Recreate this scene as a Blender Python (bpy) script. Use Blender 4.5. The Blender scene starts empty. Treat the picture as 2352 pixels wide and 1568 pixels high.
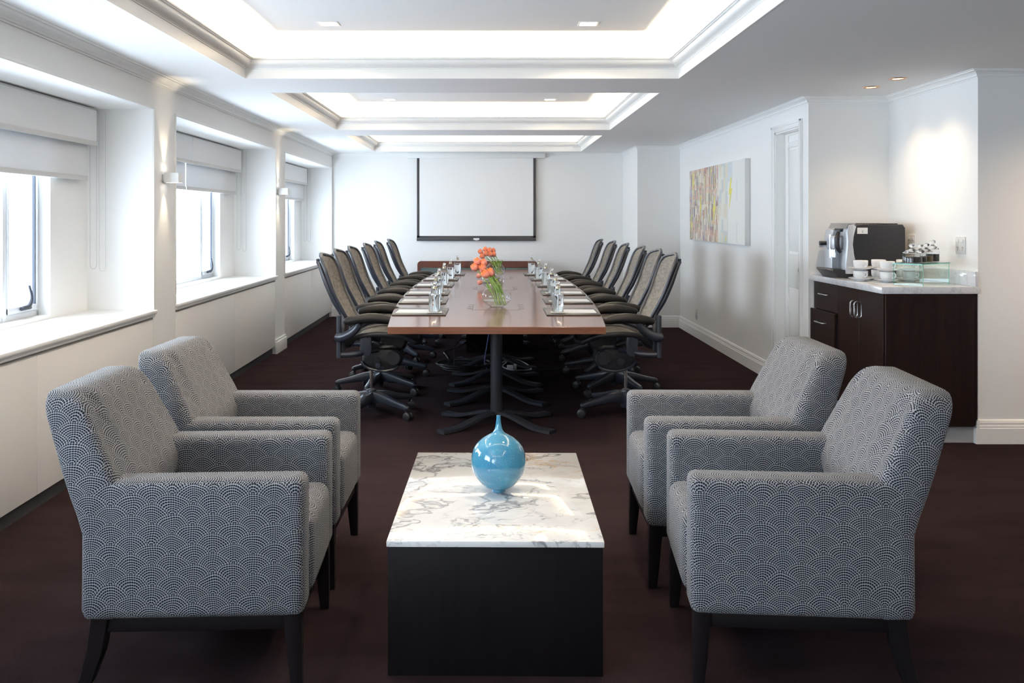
import bpy, bmesh, math, random
from mathutils import Vector, Matrix
random.seed(7)
PI = math.pi
C = bpy.context.scene.collection
SC = bpy.context.scene

# ---------------------------------------------------------------- camera, world, exposure
cam_d = bpy.data.cameras.new('camera'); cam = bpy.data.objects.new('camera', cam_d); C.objects.link(cam)
cam.location = (0, 0, 1.42); cam.rotation_euler = (PI/2, 0, 0)
cam_d.sensor_width = 36; cam_d.lens = 2050/2352*36
cam_d.shift_x = 46/2352; cam_d.shift_y = -284/2352
cam_d.clip_start = 0.05
SC.camera = cam
SC.view_settings.view_transform = 'Standard'; SC.view_settings.look = 'None'
SC.view_settings.gamma = 1; SC.view_settings.use_curve_mapping = False
SC.view_settings.exposure = 0.12
SC.cycles.use_denoising = True
SC.cycles.max_bounces = 14; SC.cycles.diffuse_bounces = 6; SC.cycles.glossy_bounces = 5
SC.cycles.transmission_bounces = 10; SC.cycles.transparent_max_bounces = 24
SC.cycles.sample_clamp_indirect = 6.0
SC.cycles.caustics_reflective = False; SC.cycles.caustics_refractive = False
SKY = 15.0
w = bpy.data.worlds.new('world'); SC.world = w; w.use_nodes = True
wb = w.node_tree.nodes['Background']; _t = w.node_tree; _c = _t.nodes.new('ShaderNodeTexCoord'); _s = _t.nodes.new('ShaderNodeSeparateXYZ'); _r = _t.nodes.new('ShaderNodeMapRange')
_t.links.new(_c.outputs['Generated'], _s.inputs[0]); _t.links.new(_s.outputs[2], _r.inputs[0])
_r.inputs[1].default_value = -0.5; _r.inputs[2].default_value = 0.3; _r.inputs[3].default_value = SKY*1.25; _r.inputs[4].default_value = SKY
_t.links.new(_r.outputs[0], wb.inputs[1]); wb.inputs[0].default_value = (0.74, 0.86, 1.0, 1)   # bright hazy day, lower half made brighter to lift the ceiling near the windows

def area(name, loc, rot, sx, sy, power, col, portal=False, spread=PI):
    l = bpy.data.lights.new(name, 'AREA'); l.shape = 'RECTANGLE'; l.size = sx; l.size_y = sy
    l.energy = power; l.color = col; l.spread = spread
    if portal: l.cycles.is_portal = True
    o = bpy.data.objects.new(name, l); C.objects.link(o); o.location = loc; o.rotation_euler = rot
    return o
def spot(name, loc, target, power, col, angle, blend=0.6, r=0.03):
    l = bpy.data.lights.new(name, 'SPOT'); l.energy = power; l.color = col; l.spot_size = angle
    l.spot_blend = blend; l.shadow_soft_size = r
    o = bpy.data.objects.new(name, l); C.objects.link(o); o.location = loc
    o.rotation_euler = (Vector(target)-Vector(loc)).to_track_quat('-Z', 'Y').to_euler()
    return o
WARM = (1.0, 0.83, 0.60)
H = 2.35         # ceiling height
HC = 2.61        # coffer ceiling height
CX0, CX1 = -1.65, 1.25
COFFERS = [(-0.6, 2.3), (3.06, 5.96), (6.64, 9.44), (10.09, 12.50)]  # first coffer is unseen, added behind the camera for its cove light
for (a, b), COVE in zip(COFFERS, (24.0, 88.0, 60.0, 42.0)):
    zl = 2.395; k = (b-a)/2.9
    tl = 0.55    # strips are tilted towards the middle of the coffer
    area('cove_light', ((CX0+CX1)/2, a-0.055, zl), (PI-tl, 0, 0), 2.9, 0.04, COVE, WARM)
    area('cove_light', ((CX0+CX1)/2, b+0.055, zl), (PI+tl, 0, 0), 2.9, 0.04, COVE, WARM)
    area('cove_light', (CX0-0.055, (a+b)/2, zl), (PI, tl, 0), 0.04, b-a, COVE*k, WARM)
    area('cove_light', (CX1+0.055, (a+b)/2, zl), (PI, -tl, 0), 0.04, b-a, COVE*k, WARM)

# ---------------------------------------------------------------- materials
def srgb(r, g, b):
    f = lambda c: ((c/255)/12.92 if c/255 <= 0.04045 else (((c/255)+0.055)/1.055)**2.4)
    return (f(r), f(g), f(b), 1)
def mat(name, col, rough=0.5, metal=0.0, coat=0.0, spec=0.5, emit=None, es=0, trans=0, ior=1.45, sheen=0):
    m = bpy.data.materials.new(name); m.use_nodes = True
    p = m.node_tree.nodes['Principled BSDF']
    p.inputs['Base Color'].default_value = col; p.inputs['Roughness'].default_value = rough
    p.inputs['Metallic'].default_value = metal; p.inputs['Coat Weight'].default_value = coat
    p.inputs['Coat Roughness'].default_value = 0.03
    p.inputs['Specular IOR Level'].default_value = spec; p.inputs['IOR'].default_value = ior
    p.inputs['Transmission Weight'].default_value = trans; p.inputs['Sheen Weight'].default_value = sheen
    if emit: p.inputs['Emission Color'].default_value = emit; p.inputs['Emission Strength'].default_value = es
    return m
class NT:
    """small helper for building node trees"""
    def __init__(s, m): s.t = m.node_tree; s.n = s.t.nodes; s.p = s.n.get('Principled BSDF')
    def new(s, kind, **kw):
        n = s.n.new(kind)
        for k, v in kw.items(): setattr(n, k, v)
        return n
    def link(s, a, b): s.t.links.new(a, b)
    def put(s, inp, v):
        if isinstance(v, (int, float)): inp.default_value = v
        elif isinstance(v, tuple): inp.default_value = v
        else: s.link(v, inp)
    def m(s, op, a, b=None, c=None):
        n = s.new('ShaderNodeMath', operation=op)
        s.put(n.inputs[0], a)
        if b is not None: s.put(n.inputs[1], b)
        if c is not None: s.put(n.inputs[2], c)
        return n.outputs[0]
    def coord(s, kind='Object'): return s.new('ShaderNodeTexCoord').outputs[kind]
    def mapping(s, vec, scale=(1, 1, 1), loc=(0, 0, 0), rot=(0, 0, 0)):
        n = s.new('ShaderNodeMapping'); s.link(vec, n.inputs['Vector'])
        n.inputs['Scale'].default_value = scale; n.inputs['Location'].default_value = loc; n.inputs['Rotation'].default_value = rot
        return n.outputs[0]
    def noise(s, vec, scale, detail=3, rough=0.5, dist=0.0):
        n = s.new('ShaderNodeTexNoise'); s.link(vec, n.inputs['Vector']); n.inputs['Scale'].default_value = scale
        n.inputs['Detail'].default_value = detail; n.inputs['Roughness'].default_value = rough; n.inputs['Distortion'].default_value = dist
        return n
    def ramp(s, fac, stops, interp='LINEAR'):
        n = s.new('ShaderNodeValToRGB'); n.color_ramp.interpolation = interp
        e = n.color_ramp.elements
        while len(e) < len(stops): e.new(0.5)
        for i, (p, c) in enumerate(stops): e[i].position = p; e[i].color = c
        s.put(n.inputs[0], fac); return n.outputs[0]
    def mix(s, f, a, b):
        n = s.new('ShaderNodeMix', data_type='RGBA'); s.put(n.inputs[0], f); s.put(n.inputs[6], a); s.put(n.inputs[7], b)
        return n.outputs[2]
    def bump(s, h, strength, dist=0.002):
        n = s.new('ShaderNodeBump'); n.inputs['Strength'].default_value = strength; n.inputs['Distance'].default_value = dist
        s.put(n.inputs['Height'], h); s.link(n.outputs[0], s.p.inputs['Normal'])

M = {}
def paint(name, col, rough=0.55):
    m = mat(name, col, rough, spec=0.3); t = NT(m)
    n = t.noise(t.coord(), 60, 4); t.bump(n.outputs[0], 0.03, 0.002); return m
M['wall'] = paint('wall_paint', (0.88, 0.87, 0.85, 1))
M['ceil'] = paint('ceiling_paint', (0.84, 0.83, 0.82, 1), 0.7)
M['trim'] = mat('trim_gloss_paint', (0.90, 0.89, 0.865, 1), 0.3)
M['panel'] = mat('heater_panel_paint', (0.90, 0.87, 0.83, 1), 0.45)
M['door'] = mat('door_paint', (0.90, 0.89, 0.865, 1), 0.3)
M['alu'] = mat('window_aluminium', (0.80, 0.82, 0.85, 1), 0.35, 0.3)
M['gasket'] = mat('black_gasket', (0.03, 0.035, 0.05, 1), 0.5)
M['blind'] = mat('roller_blind_fabric', (0.90, 0.90, 0.90, 1), 0.9)
def _translucent(m, f):
    t = m.node_tree; p = t.nodes['Principled BSDF']; tr = t.nodes.new('ShaderNodeBsdfTranslucent'); tr.inputs[0].default_value = (0.8, 0.82, 0.85, 1)
    mx = t.nodes.new('ShaderNodeMixShader'); mx.inputs[0].default_value = f
    t.links.new(p.outputs[0], mx.inputs[1]); t.links.new(tr.outputs[0], mx.inputs[2]); t.links.new(mx.outputs[0], t.nodes['Material Output'].inputs[0])
_translucent(M['blind'], 0.06); M['blind2'] = mat('rear_roller_blind_fabric', (0.82, 0.82, 0.82, 1), 0.9); _translucent(M['blind2'], 0.09)
M['blindbar'] = mat('blind_bar', (0.62, 0.61, 0.59, 1), 0.5)
M['cord'] = mat('blind_cord', (0.55, 0.55, 0.56, 1), 0.6)
M['white'] = mat('white_plastic', (0.82, 0.82, 0.80, 1), 0.35)
M['screen'] = mat('projection_screen', (0.84, 0.84, 0.83, 1), 0.8)
M['black'] = mat('black_border', (0.035, 0.036, 0.042, 1), 0.55)
M['lamp'] = mat('lamp_glow', (1, 1, 1, 1), 0.4, emit=(1, 0.96, 0.88, 1), es=4.5)
M['lampwarm'] = mat('halogen_glow', (1, 0.85, 0.6, 1), 0.4, emit=(1, 0.75, 0.42, 1), es=9)
M['chrome'] = mat('chrome', (0.88, 0.89, 0.91, 1), 0.2, 1.0)
M['steel'] = mat('brushed_steel', (0.55, 0.55, 0.56, 1), 0.28, 1.0)
M['silver'] = mat('silver_plastic', (0.60, 0.62, 0.66, 1), 0.3, 0.35)
M['blackplastic'] = mat('black_plastic', (0.022, 0.022, 0.025, 1), 0.38)
M['armpad'] = mat('armrest_vinyl', (0.014, 0.013, 0.013, 1), 0.42, spec=0.2)
M['graphite'] = mat('graphite_plastic', (0.026, 0.030, 0.042, 1), 0.30, spec=0.6)
M['blackmetal'] = mat('black_powder_coat', (0.022, 0.024, 0.032, 1), 0.42, spec=0.5)
M['darkleg'] = mat('dark_stained_leg', (0.010, 0.008, 0.009, 1), 0.35)
M['porcelain'] = mat('white_porcelain', (0.82, 0.82, 0.82, 1), 0.12, coat=0.4)
M['paper'] = mat('white_paper', (0.86, 0.86, 0.87, 1), 0.7)
M['coaster'] = mat('coaster_card', (0.80, 0.77, 0.70, 1), 0.6)
M['leather'] = mat('black_leather', (0.030, 0.028, 0.028, 1), 0.34, spec=0.6)
M['stem'] = mat('tulip_stem', srgb(148, 178, 92), 0.45)
M['leaf'] = mat('tulip_leaf', srgb(104, 140, 60), 0.45)
M['cable_dark'] = mat('dark_cable', (0.03, 0.03, 0.035, 1), 0.35)
M['cable_white'] = mat('white_cable', (0.6, 0.62, 0.68, 1), 0.4)
M['cable_blue'] = mat('blue_cable', (0.12, 0.16, 0.5, 1), 0.4)
M['beans'] = mat('coffee_beans', (0.02, 0.012, 0.009, 1), 0.5)
M['seeds'] = mat('brown_sugar_grains', (0.12, 0.075, 0.035, 1), 0.6)
M['gold'] = mat('bottle_cap_foil', (0.70, 0.62, 0.42, 1), 0.3, 0.6)
M['kick'] = mat('toe_kick_laminate', (0.42, 0.42, 0.42, 1), 0.4)
M['socket'] = mat('socket_plate', (0.70, 0.69, 0.67, 1), 0.35)
M['copper'] = mat('copper_ring', (0.75, 0.45, 0.28, 1), 0.3, 1.0)

def tulip_mat():
    m = mat('tulip_petal', srgb(238, 108, 50), 0.45); t = NT(m)
    z = t.new('ShaderNodeSeparateXYZ'); t.link(t.coord(), z.inputs[0])
    n = t.noise(t.mapping(t.coord(), (1, 1, 0.3)), 60, 2)
    f = t.m('ADD', t.m('MULTIPLY', z.outputs[2], 22), t.m('MULTIPLY', n.outputs[0], 0.3))
    c = t.ramp(f, [(0.15, srgb(240, 160, 140)), (0.6, srgb(240, 124, 72)), (1.0, srgb(246, 134, 50))])
    t.link(c, t.p.inputs['Base Color']); t.p.inputs['Subsurface Weight'].default_value = 0.0
    return m
M['tulip'] = tulip_mat()
M['tulip_pale'] = mat('pale_tulip_petal', srgb(240, 168, 150), 0.45)

def thin_glass(name, tint=(1, 1, 1, 1), gl=1.0):
    m = bpy.data.materials.new(name); m.use_nodes = True; t = NT(m)
    t.n.remove(t.p)
    tr = t.new('ShaderNodeBsdfTransparent'); tr.inputs[0].default_value = tint
    g = t.new('ShaderNodeBsdfGlossy'); g.inputs['Roughness'].default_value = 0.0
    ge = t.new('ShaderNodeNewGeometry'); dt = t.new('ShaderNodeVectorMath', operation='DOT_PRODUCT')
    t.link(ge.outputs['Normal'], dt.inputs[0]); t.link(ge.outputs['Incoming'], dt.inputs[1])
    sch = t.m('ADD', 0.05, t.m('MULTIPLY', 0.95, t.m('POWER', t.m('SUBTRACT', 1.0, t.m('ABSOLUTE', dt.outputs['Value'])), 5.0)))
    mx = t.new('ShaderNodeMixShader'); t.link(t.m('MULTIPLY', sch, gl), mx.inputs[0])
    t.link(tr.outputs[0], mx.inputs[1]); t.link(g.outputs[0], mx.inputs[2])
    t.link(mx.outputs[0], t.n['Material Output'].inputs[0]); return m
M['glass'] = thin_glass('clear_thin_glass', (0.97, 0.98, 0.98, 1))
M['pane'] = thin_glass('window_pane_glass', (0.97, 0.99, 1.0, 1), 0.8)
M['riser'] = thin_glass('riser_glass', (0.90, 0.97, 0.95, 1))
M['riser_edge'] = mat('green_glass_edge', srgb(110, 195, 178), 0.15)
M['crystal'] = mat('solid_clear_glass', (1, 1, 1, 1), 0.0, trans=1.0, ior=1.48)
M['water'] = mat('clear_water', (0.97, 0.99, 1, 1), 0.0, trans=1.0, ior=1.33)

def walnut(name, base, dark, rough, coat, scale=1.0, axis='Y'):
    m = mat(name, base, rough, coat=coat); t = NT(m)
    sc = {'Y': (14, 0.7, 14), 'X': (0.7, 14, 14), 'Z': (14, 14, 0.7)}[axis]
    v = t.mapping(t.coord(), tuple(s*scale for s in sc))
    n = t.noise(v, 3.0, 6, 0.6, 0.4); n2 = t.noise(t.mapping(t.coord(), tuple(s*scale*6 for s in sc)), 4.0, 2)
    f = t.m('ADD', t.m('MULTIPLY', n.outputs[0], 0.75), t.m('MULTIPLY', n2.outputs[0], 0.25))
    c = t.ramp(f, [(0.30, dark), (0.70, base)])
    t.link(c, t.p.inputs['Base Color']); return m
M['walnut'] = walnut('walnut_veneer', (0.20, 0.085, 0.050, 1), (0.115, 0.046, 0.028, 1), 0.16, 0.0, axis='X')
M['wenge'] = walnut('dark_wenge_veneer', (0.020, 0.009, 0.007, 1), (0.008, 0.004, 0.0035, 1), 0.4, 0.0, axis='Z')
M['wenge2'] = walnut('black_stained_oak', (0.007, 0.005, 0.006, 1), (0.003, 0.0025, 0.003, 1), 0.5, 0.0, axis='Z')
for _k in ('wenge', 'wenge2', 'darkleg'): M[_k].node_tree.nodes['Principled BSDF'].inputs['Specular IOR Level'].default_value = 0.22
M['credwood'] = walnut('mahogany_edge', (0.14, 0.05, 0.035, 1), (0.08, 0.028, 0.02, 1), 0.3, 0.3, axis='X')
M['credglass'] = mat('grey_back_painted_glass', (0.055, 0.085, 0.09, 1), 0.25)
M['credtop'] = mat('credenza_top_sheen', (0.55, 0.52, 0.55, 1), 0.15, coat=0.3)  # pale tone paints a glossy reflection onto the credenza's wood top

def carpet():
    m = mat('aubergine_carpet', (0.035, 0.018, 0.018, 1), 1.0, spec=0.0); t = NT(m)
    n = t.noise(t.coord(), 400, 2); n2 = t.noise(t.mapping(t.coord(), (1, 3, 1)), 2.2, 4)
    f = t.m('ADD', t.m('MULTIPLY', n.outputs[0], 0.6), t.m('MULTIPLY', n2.outputs[0], 0.4))
    t.link(t.ramp(f, [(0.3, (0.017, 0.0112, 0.0125, 1)), (0.7, (0.036, 0.0235, 0.0260, 1))]), t.p.inputs['Base Color'])
    t.bump(n.outputs[0], 0.6, 0.004); return m
M['carpet'] = carpet()

def marble(name, vein=(0.13, 0.13, 0.15, 1), scale=1.0, gold=True, base=(0.86, 0.845, 0.82, 1), amt=1.0):
    m = mat(name, base, 0.06, coat=0.5); t = NT(m); co = t.mapping(t.coord(), (scale*1.0, scale*1.5, scale), rot=(0, 0, 0.35))
    wn = t.noise(co, 1.6, 4, 0.6); vm = t.new('ShaderNodeVectorMath', operation='MULTIPLY_ADD')
    t.link(wn.outputs['Color'], vm.inputs[0]); vm.inputs[1].default_value = (1.1, 1.1, 1.1); t.link(co, vm.inputs[2])
    v = vm.outputs[0]
    def ridge(s, w, d=5):
        n = t.noise(v, s, d, 0.55)
        a = t.m('ABSOLUTE', t.m('SUBTRACT', n.outputs[0], 0.5))
        return t.m('SUBTRACT', 1.0, t.m('MINIMUM', t.m('DIVIDE', a, w), 1.0))
    r1 = ridge(1.7, 0.020); r2 = ridge(3.6, 0.016); r3 = ridge(1.1, 0.05, 3)
    mask = t.ramp(t.noise(co, 2.4, 2).outputs[0], [(0.40, (0, 0, 0, 1)), (0.62, (1, 1, 1, 1))])
    f = t.m('ADD', t.m('MULTIPLY', r1, 0.75), t.m('MULTIPLY', t.m('MULTIPLY', r2, mask), 0.7))
    f = t.m('ADD', f, t.m('MULTIPLY', t.m('MULTIPLY', r3, mask), 0.22))
    f = t.m('MINIMUM', t.m('MULTIPLY', f, amt), 0.92)
    c = t.mix(f, base, vein)
    if gold:
        g = t.m('MULTIPLY', ridge(2.1, 0.02), t.ramp(t.noise(co, 1.3, 1).outputs[0], [(0.60, (0, 0, 0, 1)), (0.66, (1, 1, 1, 1))]))
        c = t.mix(t.m('MULTIPLY', g, 0.6), c, (0.75, 0.42, 0.12, 1))
    t.link(c, t.p.inputs['Base Color']); return m
M['marble'] = marble('veined_white_marble')
M['counter'] = marble('pale_counter_marble', (0.42, 0.42, 0.45, 1), 3.0, False, (0.70, 0.71, 0.73, 1), 0.6)

def ceramic():
    m = mat('turquoise_crackle_glaze', srgb(80, 160, 190), 0.07, coat=1.0); t = NT(m)
    v = t.new('ShaderNodeTexVoronoi', feature='DISTANCE_TO_EDGE'); t.link(t.coord(), v.inputs['Vector']); v.inputs['Scale'].default_value = 190
    n = t.noise(t.coord(), 10, 4)
    base = t.ramp(n.outputs[0], [(0.3, srgb(40, 118, 160)), (0.7, srgb(68, 148, 178))])
    cr = t.ramp(v.outputs['Distance'], [(0.0, (1, 1, 1, 1)), (0.07, (0, 0, 0, 1))])
    t.link(t.mix(t.m('MULTIPLY', cr, 0.35), base, srgb(160, 205, 215)), t.p.inputs['Base Color']); return m
M['ceramic'] = ceramic()

def scallop():
    """dotted fan-scale upholstery: UVs are in metres"""
    m = mat('dotted_scallop_fabric', (0.5, 0.5, 0.5, 1), 0.85, spec=0.2, sheen=0.1); t = NT(m)
    R = 0.059; hr = R/2; dr = 0.0066
    wn = t.noise(t.coord('UV'), 14, 1); vm = t.new('ShaderNodeVectorMath', operation='MULTIPLY_ADD')   # the weave wanders a little
    t.link(wn.outputs['Color'], vm.inputs[0]); vm.inputs[1].default_value = (.018, .018, 0); t.link(t.coord('UV'), vm.inputs[2])
    s = t.new('ShaderNodeSeparateXYZ'); t.link(vm.outputs[0], s.inputs[0])
    x, y = s.outputs[0], s.outputs[1]
    f = t.m('FLOOR', t.m('DIVIDE', y, hr))
    cand = []
    for k in (-1, 0, 1):
        j = t.m('ADD', f, float(k))
        off = t.m('MULTIPLY', t.m('FLOORED_MODULO', j, 2.0), R)
        xx = t.m('SUBTRACT', x, off)
        dx = t.m('SUBTRACT', xx, t.m('MULTIPLY', t.m('ROUND', t.m('DIVIDE', xx, 2*R)), 2*R))
        dy = t.m('SUBTRACT', y, t.m('MULTIPLY', j, hr))
        d = t.m('SQRT', t.m('ADD', t.m('MULTIPLY', dx, dx), t.m('MULTIPLY', dy, dy)))
        cand.append((dx, dy, d))
    def sel(flag, a, b): return t.m('ADD', b, t.m('MULTIPLY', flag, t.m('SUBTRACT', a, b)))
    in0 = t.m('LESS_THAN', cand[0][2], R); in1 = t.m('LESS_THAN', cand[1][2], R)
    dx = sel(in0, cand[0][0], sel(in1, cand[1][0], cand[2][0]))
    dy = sel(in0, cand[0][1], sel(in1, cand[1][1], cand[2][1]))
    d = sel(in0, cand[0][2], sel(in1, cand[1][2], cand[2][2]))
    q = t.m('DIVIDE', d, dr); ring = t.m('FLOOR', q); fr = t.m('SUBTRACT', t.m('SUBTRACT', q, ring), 0.5)
    ang = t.m('DIVIDE', t.m('ARCTAN2', dx, dy), 2*PI)
    n = t.m('ROUND', t.m('MULTIPLY', t.m('ADD', ring, 0.5), 2*PI*0.98))
    at = t.m('MULTIPLY', ang, n); fa = t.m('SUBTRACT', t.m('SUBTRACT', at, t.m('FLOOR', at)), 0.5)
    rr = t.m('ADD', t.m('MULTIPLY', fr, t.m('MULTIPLY', fr, 1.25)), t.m('MULTIPLY', fa, t.m('MULTIPLY', fa, 0.75)))
    rr = t.m('ADD', rr, t.m('MULTIPLY', 0.035, t.m('GREATER_THAN', d, R-dr*0.95)))
    mr = t.new('ShaderNodeMapRange', interpolation_type='SMOOTHSTEP'); t.link(rr, mr.inputs[0])
    mr.inputs[1].default_value = 0.13; mr.inputs[2].default_value = 0.23; mr.inputs[3].default_value = 1; mr.inputs[4].default_value = 0
    c = t.mix(mr.outputs[0], (0.31, 0.31, 0.32, 1), (0.007, 0.011, 0.022, 1))
    t.link(c, t.p.inputs['Base Color']); t.bump(mr.outputs[0], 0.15, 0.001); return m
M['scallop'] = scallop()

def pellicle():
    m = mat('chair_mesh_weave', (0.13, 0.115, 0.10, 1), 0.5, spec=0.4); t = NT(m)
    v = t.coord(); n = t.noise(t.mapping(v, (1, 1, 2.5)), 22, 2)
    wv = t.noise(v, 350, 1)
    f = t.m('ADD', t.m('MULTIPLY', n.outputs[0], 0.7), t.m('MULTIPLY', wv.outputs[0], 0.3))
    t.link(t.ramp(f, [(0.35, (0.13, 0.115, 0.095, 1)), (0.65, (0.27, 0.24, 0.20, 1))]), t.p.inputs['Base Color'])
    tr = t.new('ShaderNodeBsdfTransparent'); mx = t.new('ShaderNodeMixShader'); mx.inputs[0].default_value = 0.14
    t.link(t.p.outputs[0], mx.inputs[1]); t.link(tr.outputs[0], mx.inputs[2])
    t.link(mx.outputs[0], t.n['Material Output'].inputs[0]); return m
M['pellicle'] = pellicle()

def art():
    m = mat('abstract_stripe_painting', (0.8, 0.8, 0.78, 1), 0.6); t = NT(m)
    s = t.new('ShaderNodeSeparateXYZ'); t.link(t.coord('UV'), s.inputs[0]); u, v = s.outputs[0], s.outputs[1]
    def cells(nu, nv, seed, jit=3.0):
        iu = t.m('FLOOR', t.m('MULTIPLY', u, nu))
        wn = t.new('ShaderNodeTexWhiteNoise', noise_dimensions='2D'); cb = t.new('ShaderNodeCombineXYZ')
        t.link(iu, cb.inputs[0]); cb.inputs[1].default_value = seed; t.link(cb.outputs[0], wn.inputs['Vector'])
        iv = t.m('FLOOR', t.m('ADD', t.m('MULTIPLY', v, nv), t.m('MULTIPLY', wn.outputs['Value'], jit)))
        cb2 = t.new('ShaderNodeCombineXYZ'); t.link(iu, cb2.inputs[0]); t.link(iv, cb2.inputs[1]); cb2.inputs[2].default_value = seed
        w2 = t.new('ShaderNodeTexWhiteNoise', noise_dimensions='3D'); t.link(cb2.outputs[0], w2.inputs['Vector'])
        return w2.outputs['Value']
    pal = [srgb(222, 214, 196), srgb(150, 132, 130), srgb(226, 216, 200), srgb(176, 96, 72), srgb(200, 190, 174), srgb(120, 118, 168), srgb(206, 150, 122),
           srgb(228, 222, 208), srgb(84, 76, 84), srgb(190, 186, 150), srgb(214, 204, 190), srgb(160, 70, 66), srgb(168, 170, 196), srgb(206, 200, 120), srgb(216, 206, 190), srgb(96, 84, 80)]
    a = t.ramp(cells(58, 4.5, 1.0), [(i/len(pal), c) for i, c in enumerate(pal)], 'CONSTANT')
    b = t.ramp(cells(92, 9, 5.0), [(i/len(pal), c) for i, c in enumerate(reversed(pal))], 'CONSTANT')
    left = t.mix(t.m('GREATER_THAN', cells(46, 3, 9.0), 0.5), a, b)
    iu = t.m('FLOOR', t.m('MULTIPLY', v, 26)); wn = t.new('ShaderNodeTexWhiteNoise', noise_dimensions='1D'); t.link(iu, wn.inputs['W'])
    band = t.m('MULTIPLY', t.m('GREATER_THAN', wn.outputs['Value'], 0.72), t.m('GREATER_THAN', cells(9, 26, 3.0, 0.0), 0.45))
    left = t.mix(t.m('MULTIPLY', band, 0.4), left, srgb(212, 158, 130))
    pale = t.ramp(cells(30, 6, 12.0), [(0.0, srgb(226, 224, 214)), (0.4, srgb(206, 210, 206)), (0.6, srgb(222, 216, 198)), (0.8, srgb(214, 220, 214))], 'CONSTANT')
    white = t.ramp(cells(16, 4, 15.0), [(0.0, srgb(232, 231, 226)), (0.75, srgb(212, 218, 220))], 'CONSTANT')
    left = t.mix(0.30, left, srgb(226, 220, 206)); c = t.mix(t.m('GREATER_THAN', u, 0.575), left, pale); c = t.mix(t.m('GREATER_THAN', u, 0.74), c, white)
    c = t.mix(t.m('GREATER_THAN', u, 0.885), c, srgb(232, 231, 226))
    t.link(c, t.p.inputs['Base Color']); return m
M['art'] = art()
M['bolt'] = mat('yellow_paint', srgb(228, 218, 96), 0.5)
M['canvas_edge'] = mat('canvas_edge', (0.72, 0.71, 0.69, 1), 0.7)

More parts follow.
